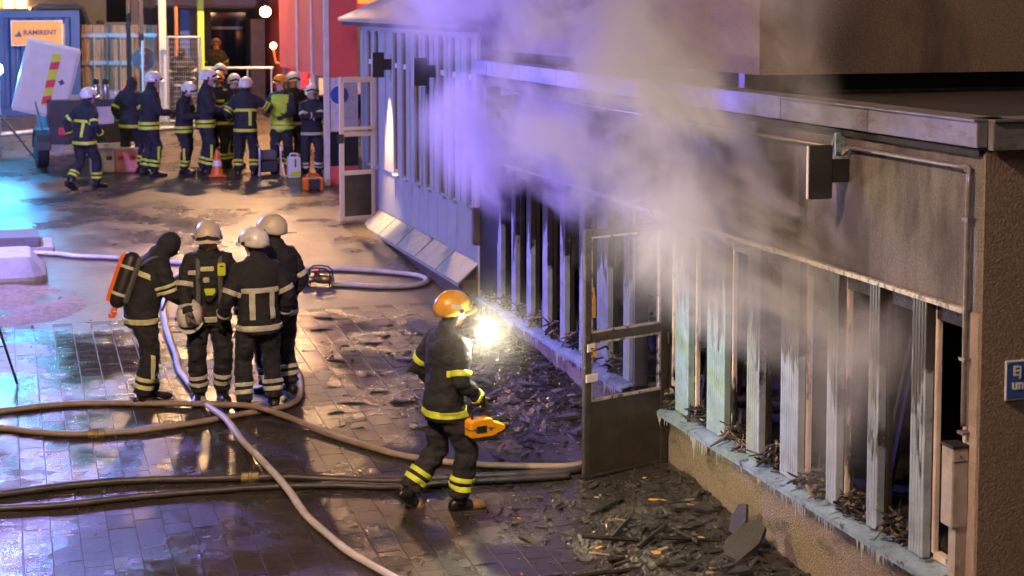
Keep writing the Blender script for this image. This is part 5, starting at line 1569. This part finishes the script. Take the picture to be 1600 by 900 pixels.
# yellow tool case in his right hand
yc = thing('tool_case', 'bright yellow power tool carried by the walking firefighter', 'power tool', (-1.95,12.00,gz(12.1)+0.655), R(10))
yc.scale = (0.86,)*3
mb = MB(); mb.prism([(-0.155,0.015),(-0.15,0.145),(-0.12,0.165),(0.03,0.175),(0.075,0.165),(0.09,0.135),(0.20,0.095),(0.215,0.07),(0.20,0.045),(0.07,0.0),(-0.14,0.0)], 1, -0.07, 0.07); hsg = mb.build('housing', 'yellow_case', yc)
bv = hsg.modifiers.new('bevel', 'BEVEL'); bv.width = 0.014; bv.segments = 3; bv.limit_method = 'ANGLE'
mb = MB(); mb.box((-0.13,-0.076,-0.030),(0.13,0.076,-0.002), bevel=0.01); mb.build('base', 'rubber', yc)
mb = MB(); mb.box((-0.09,-0.079,0.05),(0.01,-0.0705,0.11), bevel=0.003); mb.build('label_plate', 'black_metal', yc)
mb = MB(); mb.box((-0.158,-0.0725,0.076),(0.10,0.0725,0.081)); mb.build('seam', 'rubber', yc)
for xx in (-0.10, 0.05):
    mb = MB(); mb.box((xx-0.014,-0.082,0.066),(xx+0.014,-0.0735,0.096), bevel=0.003); mb.build('latch', 'steel', yc)
mb = MB(); mb.tube(smooth_curve([(-0.10,0,0.15),(-0.095,0,0.235),(0.02,0,0.25),(0.06,0,0.165)],0.03), 0.013, 8); mb.build('handle', 'rubber', yc, True)
mb = MB(); mb.tube([(0.20,0,0.07),(0.27,0,0.07)], 0.026, 10); mb.build('nozzle', 'rubber', yc)

# ---- the far group by the trailer and the porch
FG = 'firefighters gathered by the trailer and the porch'
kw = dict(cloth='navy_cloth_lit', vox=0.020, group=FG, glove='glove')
person('firefighter in a white helmet striding past the trailer', (-4.22,28.05), -52, {'R': (0.09,0.20,0,-4,0), 'L': (-0.09,-0.30,0,4,30)}, {'R': (0.28,0.16,0.95), 'L': (-0.30,-0.05,0.92)}, lean=8, head=(20,8), helmet='helmet_white', style='single', tape='tape_lime', back_square=1, hip=0.92, scale=0.98, leg_strip=False, **kw)
person('firefighter in side view nearest the trailer, white helmet over a hood', (-3.04,29.15), -78, stand(0.11,5,0.05), {'R': (0.14,0.34,1.10), 'L': (-0.12,0.36,1.05)}, lean=4, head=(10,14), helmet='helmet_white', style='double', tape='tape_lime', scale=1.05, **kw)
person('dark hooded firefighter half hidden beside the trailer end', (-3.32,29.75), -30, stand(), {'R': (0.25,0.10,0.92), 'L': (-0.25,0.12,0.92)}, head=(0,5), helmet=None, balaclava=True, style='single', tape='tape_lime', scale=1.0, leg_strip=False, **kw)
person('shorter firefighter in a white helmet looking down at the hands', (-2.42,29.25), -120, stand(0.11,6,0.04), {'R': (0.10,0.32,1.15), 'L': (-0.10,0.32,1.18)}, lean=5, head=(8,30), helmet='helmet_white', style='double', tape='tape_lime', scale=0.94, **kw)
person('tall firefighter in a white helmet turned towards the huddle', (-2.04,29.2), -96, stand(0.12,6,0.05), {'R': (0.10,0.36,1.12), 'L': (-0.12,0.34,1.05)}, lean=3, head=(14,6), helmet='helmet_white', style='double', tape='tape_lime', scale=1.06, **kw)
person('firefighter in an orange helmet in the middle of the huddle', (-1.72,29.9), 160, stand(), {'R': (0.16,0.32,1.15), 'L': (-0.14,0.33,1.12)}, head=(-8,12), helmet='helmet_orange', style='full', tape='tape_lime', scale=1.0, **kw)
person('firefighter in a small white helmet behind the lime squared back', (-1.42,30.0), 190, stand(), {'R': (0.2,0.30,1.1), 'L': (-0.2,0.30,1.1)}, head=(5,12), helmet='helmet_white', style='single', tape='tape_lime', scale=0.97, **kw)
person('firefighter in a cream helmet deepest in the huddle', (-1.58,30.6), 175, stand(), {'R': (0.24,0.12,0.92), 'L': (-0.24,0.12,0.92)}, head=(10,6), helmet='helmet_cream', style='single', tape='tape', scale=1.04, **kw)
person('firefighter with back to the camera and a lime square on the jacket', (-1.36,28.9), -14, stand(0.14,6,0.02), {'R': (0.44,0.36,1.30), 'L': (-0.30,0.20,1.05)}, lean=3, head=(28,8), helmet='helmet_white', style='full', tape='tape_lime', back_square=1, scale=0.99, elbow={'R': (0.7,-0.3,-0.6)}, leg_strip=False, **kw)
person('firefighter in a lime vest and orange helmet', (-0.66,29.1), -205, stand(0.11,6,0.03), {'R': (0.20,0.34,1.10), 'L': (-0.14,0.36,1.06)}, lean=2, head=(28,8), helmet='helmet_orange', style='double', tape='tape_lime', vest='lime_vest', scale=1.0, leg_strip=False, **kw)
person('firefighter in a white helmet between the lime vest and the porch', (-0.40,29.6), 195, stand(), {'R': (0.16,0.32,1.2), 'L': (-0.16,0.32,1.15)}, head=(8,10), helmet='helmet_white', style='single', tape='tape_grey', scale=1.0, **kw)
person('firefighter with folded arms beside the white porch post', (-0.20,28.62), 172, stand(0.13,8,0.02), {'R': (-0.10,0.26,1.18), 'L': (0.10,0.28,1.22)}, lean=1, head=(0,10), helmet='helmet_white', style='single', tape='tape_grey', scale=0.93, elbow={'R': (0.8,0.2,-0.5), 'L': (-0.8,0.2,-0.5)}, leg_strip=False, **kw)
kw2 = dict(kw); kw2['cloth'] = 'camo_cloth'; kw2['group'] = 'people standing far back'
person('figure in green patterned clothes and helmet behind the far railing', (-0.55,39.4), 180, stand(), {'R': (0.26,0.1,0.92), 'L': (-0.26,0.1,0.92)}, helmet='helmet_cream', style='single', tape='tape_lime', scale=0.92, leg_strip=False, **kw2)
kw2['cloth'] = 'navy_cloth'
person('dark figure standing behind the wire mesh gate', (-1.62,36.9), 170, stand(), {'R': (0.26,0.1,0.92), 'L': (-0.26,0.1,0.92)}, helmet=None, balaclava=True, style='single', tape='tape_grey', scale=0.95, leg_strip=False, **kw2)
# ---- one inside the burnt room, seen through the open door's glass
kw3 = dict(kw); kw3['group'] = 'firefighters inside the burnt room'
person('firefighter stooping inside the burnt room beyond the glazed door', (0.66,13.88,0.16), 100, stand(), {'R': (0.20,0.36,0.70), 'L': (-0.18,0.36,0.75)}, lean=46, head=(0,-10), hip=0.56, helmet='helmet_white', style='full', tape='tape_grey', scale=1.0, leg_strip=False, **kw3)
# yellow cut-off saw left on the far sill
ys_ = thing('yellow_saw', 'yellow cut-off saw standing on the far sill behind the door glass', 'saw', (-0.03,14.64,SILL+0.005))
mb = MB(); mb.box((-0.05,-0.10,0.0),(0.09,0.10,0.20), bevel=0.02); mb.build('engine_block', 'yellow_tool', ys_)
mb = MB(); mb.tube(smooth_curve([(0.0,-0.07,0.2),(0.0,-0.06,0.34),(0.02,0.04,0.40),(0.02,0.08,0.2)],0.03), 0.014, 8); mb.build('handle', 'rubber', ys_, True)
mb = MB(); mb.prism([(-0.03,0.40),(0.06,0.40),(0.09,0.66),(0.02,0.70),(-0.02,0.60)], 0, -0.02, 0.03); mb.build('blade_guard', 'yellow_tool', ys_)
mb = MB(); mb.lathe([(0.01,0),(0.12,0),(0.12,0.006),(0.01,0.006)], 24, Matrix.Translation((0.05,0.02,0.44)) @ Matrix.Rotation(PI/2,4,'Y')); mb.build('cutting_disc', 'black_metal', ys_)
# ================================================================== rubble
def shard_mesh(rs, m, thin=1.0):
    n = rs.randint(5, 8); mb = MB()
    pts = []
    for k in range(n):
        a = 2*PI*k/n + rs.uniform(-0.25, 0.25); r = rs.uniform(0.55, 1.0)
        pts.append((r*math.cos(a), r*math.sin(a)*0.62))
    t = rs.uniform(0.09, 0.20)*thin
    lo = [(x, y, -t/2 + rs.uniform(-0.03,0.03)) for x, y in pts]; hi = [(x*rs.uniform(0.86,0.97), y*rs.uniform(0.86,0.97), t/2 + rs.uniform(-0.05,0.05)) for x, y in pts]
    c = (0, 0, t/2 + 0.03)
    vs = lo + hi + [c]
    fs = [(i,(i+1)%n,n+(i+1)%n,n+i) for i in range(n)] + [(n+i,n+(i+1)%n,2*n) for i in range(n)] + [tuple(reversed(range(n)))]
    mb.add(vs, fs)
    return mb, mb.mesh('shard', m) if m else None
rr = random.Random(17)
GL = 0.026
def ground_at(x, y):
    return gz(y) + (0.022 if PX0 < x < PX1 and PY0 < y < PY1 else 0.0)
# heaped fine rubble at the foot of the wall
def heap(name, x0, x1, y0, y1, f, label, m='wet_rubble', nx=70, ny=110):
    mb = MB(); vs = []; fs = []
    for i in range(nx):
        for j in range(ny):
            x = x0+(x1-x0)*i/(nx-1); y = y0+(y1-y0)*j/(ny-1)
            e = f(x, y)
            nn = noise.fractal(Vector((x*3.1,y*3.1,1.7)), 0.9, 2.1, 6)
            h = e*(0.55+0.75*nn) - 0.012
            vs.append((x, y, ground_at(x, y) + h + 0.018*noise.noise(Vector((x*22,y*22,0)))*(1 if e > 0.01 else 0)))
    for i in range(nx-1):
        for j in range(ny-1): fs.append((i*ny+j,(i+1)*ny+j,(i+1)*ny+j+1,i*ny+j+1))
    mb.add(vs, fs)
    return tag(mb.build(name, m, None, False), label, 'rubble', kind='stuff')
def f_near(x, y):
    e = 1 - ((x+0.05)/1.75)**2
    g = max(0, min(1, (y-8.6)/0.8))*max(0, min(1, (12.62-y)/0.35))
    return 0.060*max(0, e)**1.3*g
def f_far(x, y):
    e = 1 - ((x+0.02)/1.45)**2
    g = max(0, min(1, (y-13.5)/0.5))*max(0, min(1, (17.6-y)/1.0))
    return 0.055*max(0, e)**1.2*g
heap('rubble_heap', -1.9, -0.003, 8.5, 12.66, f_near, 'wet charred rubble heaped below the near burnt windows')
heap('rubble_heap', -1.6, -0.003, 13.4, 17.7, f_far, 'wet charred rubble heaped below the far burnt windows')
def hz(x, y):
    h = 0
    if -1.9 < x < 0 and 8.5 < y < 12.66: h = f_near(x, y)*(0.55+0.75*noise.fractal(Vector((x*3.1,y*3.1,1.7)), 0.9, 2.1, 6)) - 0.012
    if -1.6 < x < 0 and 13.4 < y < 17.7: h = f_far(x, y)*(0.55+0.75*noise.fractal(Vector((x*3.1,y*3.1,1.7)), 0.9, 2.1, 6)) - 0.012
    return ground_at(x, y) + max(0, h)
# small fragments, past counting
frag = {'shard': MB(), 'pale_shard': MB(), 'amber_scrap': MB()}
protos = [shard_mesh(rr, None, 1.6)[0] for _ in range(14)]
def scatter(n, xr, yr, sz, weight):
    k = 0
    while k < n:
        x = rr.uniform(*xr); y = rr.uniform(*yr)
        if rr.random() > weight(x, y): continue
        s = sz[0]*(sz[1]/sz[0])**(rr.random()**2.2)
        M = Matrix.Translation((x, y, hz(x, y) + s*0.10)) @ Matrix.Rotation(rr.uniform(0, 2*PI),4,'Z') @ Matrix.Rotation(rr.gauss(0,0.22),4,'X') @ Matrix.Rotation(rr.gauss(0,0.22),4,'Y') @ Matrix.Diagonal((s*rr.uniform(0.8,1.7), s*rr.uniform(0.45,1.0), s*rr.uniform(0.5,1.2), 1))
        p = rr.choice(protos); q = rr.random()
        key = 'amber_scrap' if q < 0.006 else ('pale_shard' if q < 0.05 else 'shard')
        frag[key].add([tuple(M @ Vector(v)) for v in p.v], p.f); k += 1
scatter(2300, (-1.9,-0.03), (9.3,12.7), (0.008,0.085), lambda x, y: max(0.04, (1+x/1.9))*max(0.1, min(1, (12.9-y)/1.2)))
scatter(1100, (-1.7,-0.03), (13.2,17.6), (0.012,0.09), lambda x, y: max(0.05, 1+x/1.7))
scatter(620, (-3.2,-1.2), (10.4,17.5), (0.010,0.05), lambda x, y: max(0.05, min(1, (x+3.0)/2.0)))
scatter(160, (-5.6,-2.0), (11.0,21.0), (0.008,0.045), lambda x, y: 0.5)
for m, lab in (('shard','dark slate fragments strewn over the yard below the burnt wall'), ('pale_shard','pale board fragments strewn over the yard below the burnt wall'), ('amber_scrap','small amber scraps lying among the dark rubble')):
    tag(frag[m].build('rubble_fragments', m), lab, 'rubble', kind='stuff')
# single plates one can pick out
sm = [shard_mesh(rr, 'shard')[1] for _ in range(7)]
def plate(x, y, s, rz=0.0, rx=0.0, ry=0.0, dz=0.0, label=None, me=None, group=None, sc3=(1,1,1)):
    o = obj('roof_slate', me or rr.choice(sm))
    o.location = (x, y, hz(x, y) + s*0.09 + dz); o.rotation_euler = (rx, ry, rz); o.scale = (s*sc3[0], s*sc3[1], s*sc3[2])
    return tag(o, label, 'slate', group)
def big_slate(outline, t, loc, rot, label):
    mb = MB(); rz_ = random.Random(len(outline)*7)
    bm = bmesh.new()
    vs = [bm.verts.new((x, y, 0)) for x, y in outline]; f = bm.faces.new(vs)
    r = bmesh.ops.extrude_face_region(bm, geom=[f])
    for v in r['geom']:
        if isinstance(v, bmesh.types.BMVert): v.co.z += t
    bmesh.ops.triangulate(bm, faces=bm.faces[:]); bmesh.ops.subdivide_edges(bm, edges=bm.edges[:], cuts=3, use_grid_fill=True)
    for v in bm.verts: v.co += Vector((noise.noise(v.co*18), noise.noise(v.co*18+Vector((5,0,0))), noise.noise(v.co*14+Vector((0,7,0)))*0.8))*0.009
    bmesh.ops.recalc_face_normals(bm, faces=bm.faces[:])
    me = bpy.data.meshes.new('slate'); bm.to_mesh(me); bm.free(); me.materials.append(MATS['speckled_slate'])
    o = obj('roof_slate', me); o.location = loc; o.rotation_euler = rot; o.scale = (0.8,0.8,0.8)
    return tag(o, label, 'slate', 'slates leaning on the plinth')
mat('speckled_slate', (0.042, 0.038, 0.030), 0.5, vary=0.9, scale=60, bump=0.8, bscale=90)
big_slate([(-0.02,-0.09),(0.16,-0.10),(0.29,-0.03),(0.26,0.07),(0.10,0.11),(-0.02,0.08)], 0.035, (-0.17, 11.05, gz(11.05)+0.05), (R(4), R(-68), R(8)), 'tall dark slate leaning upright against the plinth')
big_slate([(-0.05,-0.13),(0.20,-0.16),(0.38,-0.08),(0.42,0.03),(0.30,0.14),(0.05,0.16),(-0.08,0.05)], 0.045, (-0.40, 10.62, gz(10.6)+0.07), (R(10), R(-33), R(12)), 'broad speckled slate propped on the rubble against the plinth')
for k in range(40):
    while True:
        x = rr.uniform(-1.75, -0.10); y = rr.uniform(9.9, 12.35)
        if rr.random() < 1+x/2.0: break
    plate(x, y, rr.uniform(0.06, 0.16), rr.gauss(0.1, 0.5), rr.gauss(0,0.14), rr.gauss(0,0.14), 0.0, 'flat dark slate lying in the heap below the near burnt windows', group='slates in the near heap')
for k in range(22):
    while True:
        x = rr.uniform(-1.5, -0.12); y = rr.uniform(13.7, 17.2)
        if rr.random() < 1+x/1.6: break
    plate(x, y, rr.uniform(0.07, 0.17), rr.gauss(0.1, 0.6), rr.gauss(0,0.16), rr.gauss(0,0.16), 0.0, 'flat dark slate lying in the heap beyond the open door', group='slates in the far heap')
for x, y, s in ((-2.35,15.1,0.13),(-2.0,15.4,0.10),(-2.55,14.85,0.09),(-1.85,15.0,0.14),(-2.2,16.6,0.10),(-1.7,17.2,0.13),(-2.1,17.9,0.12),(-1.35,17.9,0.12),(-2.75,17.0,0.08),(-2.45,14.35,0.07),(-1.9,14.2,0.10),(-1.95,18.4,0.11),(-3.0,12.0,0.05),(-4.1,12.3,0.05)):
    plate(x, y, s, rr.gauss(0.0,0.3), rr.gauss(0,0.05), rr.gauss(0,0.05), -0.004, 'charred strip lying alone on the open wet paving', group='charred pieces on the open paving', sc3=(1.3,0.55,1))
for k in range(16):
    if k < 10: x = rr.uniform(-1.5,-0.35); y = rr.uniform(10.1,12.2); lab = 'charred timber batten in the heap below the near burnt windows'; g_ = 'charred battens in the near heap'
    else: x = rr.uniform(-1.3,-0.35); y = rr.uniform(13.9,16.8); lab = 'charred timber batten in the heap beyond the open door'; g_ = 'charred battens in the far heap'
    L_ = rr.uniform(0.22,0.55); mb = MB(); w_ = rr.uniform(0.014,0.024)
    pts = [(-L_/2,0,0),(-L_*0.2,rr.uniform(-0.01,0.01),0.004),(L_*0.2,rr.uniform(-0.01,0.01),0),(L_/2,0,0)]
    mb.tube(pts, [(w_*rr.uniform(0.6,1.0),w_*0.8) for _ in pts], 5)
    o = mb.build('charred_batten', 'charred'); o.location = (x, y, hz(x,y)+w_+0.012); o.rotation_euler = (0, rr.gauss(0,0.10), rr.gauss(0.2,0.6)); tag(o, lab, 'timber', g_)
# debris lying on the sills, one heap per opening
rd = random.Random(29)
for a, b in OPEN:
    if b - a > 0.75 or a < 8.4: continue
    for m, n in (('charred', 60), ('ash_board', 34), ('pale_shard', 16)):
        mb = MB()
        for k in range(n):
            s = rd.uniform(0.012, 0.045); p = rd.choice(protos)
            y = rd.uniform(a+0.03, b-0.03); x = rd.uniform(-0.07, 0.10)
            hgt = max(0.0, 0.15*(1-((y-(a+b)/2)/((b-a)/2))**2))*rd.random()
            L_ = rd.uniform(1.5, 5.0) if m == 'ash_board' else rd.uniform(0.8,2.2)
            M = Matrix.Translation((x, y, SILL-0.012+0.20*min(x,0.0)+hgt+s*0.25)) @ Matrix.Rotation(rd.uniform(0,2*PI),4,'Z') @ Matrix.Rotation(rd.gauss(0,0.5),4,'X') @ Matrix.Rotation(rd.gauss(0,0.5),4,'Y') @ Matrix.Diagonal((s*L_,s*0.7,s*(0.9 if m == 'ash_board' else 1.3),1))
            mb.add([tuple(M @ Vector(v)) for v in p.v], p.f)
        tag(mb.build('sill_debris', m), 'charred debris heaped on the blue window sills', 'debris', 'debris on the sills', kind='stuff')

# ================================================================== smoke
def smoke():
    mb = MB()
    X0, X1, YA, YB, Z0, Z1 = -2.4, 3.2, 8.6, 23.5, 0.9, 7.2
    # hull that follows the plume, bulging outwards as it climbs
    rings = []
    for z, xo, y0, y1 in ((0.75,-0.55,9.0,18.3),(1.6,-0.95,8.7,18.5),(2.6,-1.6,8.5,20.6),(3.6,-2.0,8.6,23.4),(5.2,-2.3,8.8,25.4),(7.4,-2.4,9.0,25.6)):
        rings.append([(xo,y0,z),(xo*0.4,y0-0.4,z),(0.08 if z < 3.3 else 2.4,y0-0.3,z),(0.08 if z < 3.3 else 2.4,y1+0.2,z),(xo*0.4,y1+0.3,z),(xo,y1,z)])
    n = 6; vs = [p for r in rings for p in r]; fs = []
    for i in range(len(rings)-1):
        for k in range(n): fs.append((i*n+k, i*n+(k+1)%n, (i+1)*n+(k+1)%n, (i+1)*n+k))
    fs.append(tuple(reversed(range(n)))); fs.append(tuple((len(rings)-1)*n+k for k in range(n)))
    mb.add(vs, fs)
    m = bpy.data.materials.new('smoke'); m.use_nodes = True
    N, L = m.node_tree.nodes, m.node_tree.links
    N.remove(N['Principled BSDF'])
    out = N['Material Output']
    pv = N.new('ShaderNodeVolumePrincipled')
    pv.inputs['Color'].default_value = (0.86, 0.84, 0.82, 1)
    pv.inputs['Anisotropy'].default_value = 0.15
    L.new(pv.outputs[0], out.inputs['Volume'])
    pos = N.new('ShaderNodeNewGeometry').outputs['Position']
    def vm(op, a, b=None, s=None):
        x = N.new('ShaderNodeVectorMath'); x.operation = op
        if isinstance(a, tuple): x.inputs[0].default_value = a
        else: L.new(a, x.inputs[0])
        if b is not None:
            if isinstance(b, tuple): x.inputs[1].default_value = b
            else: L.new(b, x.inputs[1])
        if s is not None: x.inputs['Scale'].default_value = s
        return x.outputs['Value'] if op in ('LENGTH','DOT_PRODUCT') else x.outputs[0]
    def ma(op, a, b):
        x = N.new('ShaderNodeMath'); x.operation = op
        for i, q in enumerate((a, b)):
            if isinstance(q, (int, float)): x.inputs[i].default_value = q
            else: L.new(q, x.inputs[i])
        return x.outputs[0]
    def rg(v, a, b, lo, hi):
        r = N.new('ShaderNodeMapRange'); r.interpolation_type = 'SMOOTHSTEP'
        for nme, q in (('From Min',a),('From Max',b),('To Min',lo),('To Max',hi)): r.inputs[nme].default_value = q
        L.new(v, r.inputs['Value']); return r.outputs[0]
    # warp so that the edges curl
    wn_ = N.new('ShaderNodeTexNoise'); wn_.inputs['Scale'].default_value = 0.55; wn_.inputs['Detail'].default_value = 2
    L.new(pos, wn_.inputs['Vector'])
    wp = vm('ADD', pos, vm('SCALE', vm('SUBTRACT', wn_.outputs['Color'], (0.5,0.5,0.5)), s=1.9))
    # billows drawn out along the drift: up and away over the annex
    m1 = N.new('ShaderNodeMapping'); m1.inputs['Rotation'].default_value = (R(-20), 0, 0); L.new(wp, m1.inputs['Vector'])
    m2 = N.new('ShaderNodeMapping'); m2.inputs['Scale'].default_value = (1.0, 0.42, 1.25); L.new(m1.outputs[0], m2.inputs['Vector'])
    nz_ = N.new('ShaderNodeTexNoise'); nz_.inputs['Scale'].default_value = 1.05; nz_.inputs['Detail'].default_value = 6; nz_.inputs['Roughness'].default_value = 0.6
    L.new(m2.outputs[0], nz_.inputs['Vector'])
    bil = rg(nz_.outputs['Fac'], 0.45, 0.64, 0.0, 2.0)
    tot = None
    def blob(c, r, d, skew=None):
        nonlocal tot
        p = vm('SUBTRACT', wp, c)
        p = vm('DIVIDE', p, r)
        v = rg(vm('LENGTH', p), 0.25, 1.0, d, 0.0)
        tot = v if tot is None else ma('ADD', tot, v)
    SMOKE_BLOBS = [
        ((-0.22, 9.3,1.75), (0.55,1.2,0.95), 0.85),     # seeping from the near windows
        ((-0.28,10.4,2.40), (0.75,1.7,1.05), 1.7),
        ((-0.45,10.7,3.15), (0.80,1.3,1.05), 1.6),
        ((-0.45,11.5,3.15), (0.95,1.8,1.20), 2.7),      # thick part over the near lintel
        ((-0.45,13.1,3.75), (1.20,2.3,1.30), 2.5),
        ((-0.35,12.9,4.90), (1.10,2.5,1.45), 2.4),      # rising over the eaves
        ((-0.35,15.6,4.40), (1.35,2.9,1.25), 2.3),
        ((-0.35,18.4,4.55), (1.30,2.8,1.10), 1.7),      # drifting over the annex roof
        ((-0.30,16.2,2.70), (0.90,2.1,0.95), 2.2),      # rolling out of the far windows
        ((-0.25,14.4,2.75), (0.70,1.6,0.70), 1.5),
        ((-0.05,11.3,4.35), (0.90,1.3,1.20), 1.7),
    ]
    for c, r, d in SMOKE_BLOBS: blob(c, r, d)
    dens = ma('MULTIPLY', ma('MULTIPLY', tot, bil), 1.0)
    L.new(dens, pv.inputs['Density'])
    MATS['smoke'] = m
    return tag(mb.build('smoke', 'smoke'), 'smoke pouring from the burnt windows and rising over the roof', 'smoke', kind='stuff')
smoke()

def torch_halo():
    """thin drifting steam around the walking firefighter's torch"""
    mb = MB(); mb.ellipsoid((0,0,0), (0.75,0.70,0.62), 16, 10)
    m = bpy.data.materials.new('torch_halo'); m.use_nodes = True
    N, L = m.node_tree.nodes, m.node_tree.links
    N.remove(N['Principled BSDF'])
    pv = N.new('ShaderNodeVolumePrincipled'); pv.inputs['Color'].default_value = (0.9,0.88,0.84,1); L.new(pv.outputs[0], N['Material Output'].inputs['Volume'])
    tc = N.new('ShaderNodeTexCoord'); ln = N.new('ShaderNodeVectorMath'); ln.operation = 'LENGTH'; L.new(tc.outputs['Object'], ln.inputs[0])
    r = N.new('ShaderNodeMapRange'); r.interpolation_type = 'SMOOTHSTEP'
    for nme, q in (('From Min',0.05),('From Max',0.60),('To Min',0.19),('To Max',0.0)): r.inputs[nme].default_value = q
    L.new(ln.outputs['Value'], r.inputs['Value'])
    nz = N.new('ShaderNodeTexNoise'); nz.inputs['Scale'].default_value = 4; L.new(tc.outputs['Object'], nz.inputs['Vector'])
    mu = N.new('ShaderNodeMath'); mu.operation = 'MULTIPLY'; L.new(r.outputs[0], mu.inputs[0]); L.new(nz.outputs['Fac'], mu.inputs[1]); L.new(mu.outputs[0], pv.inputs['Density'])
    MATS['torch_halo'] = m
    o = mb.build('glow_haze', 'torch_halo'); o.location = (-1.95, 12.0, 1.58)
    tag(o, 'thin steam lit by the walking firefighter\'s torch', 'glow_haze', kind='stuff')
torch_halo()
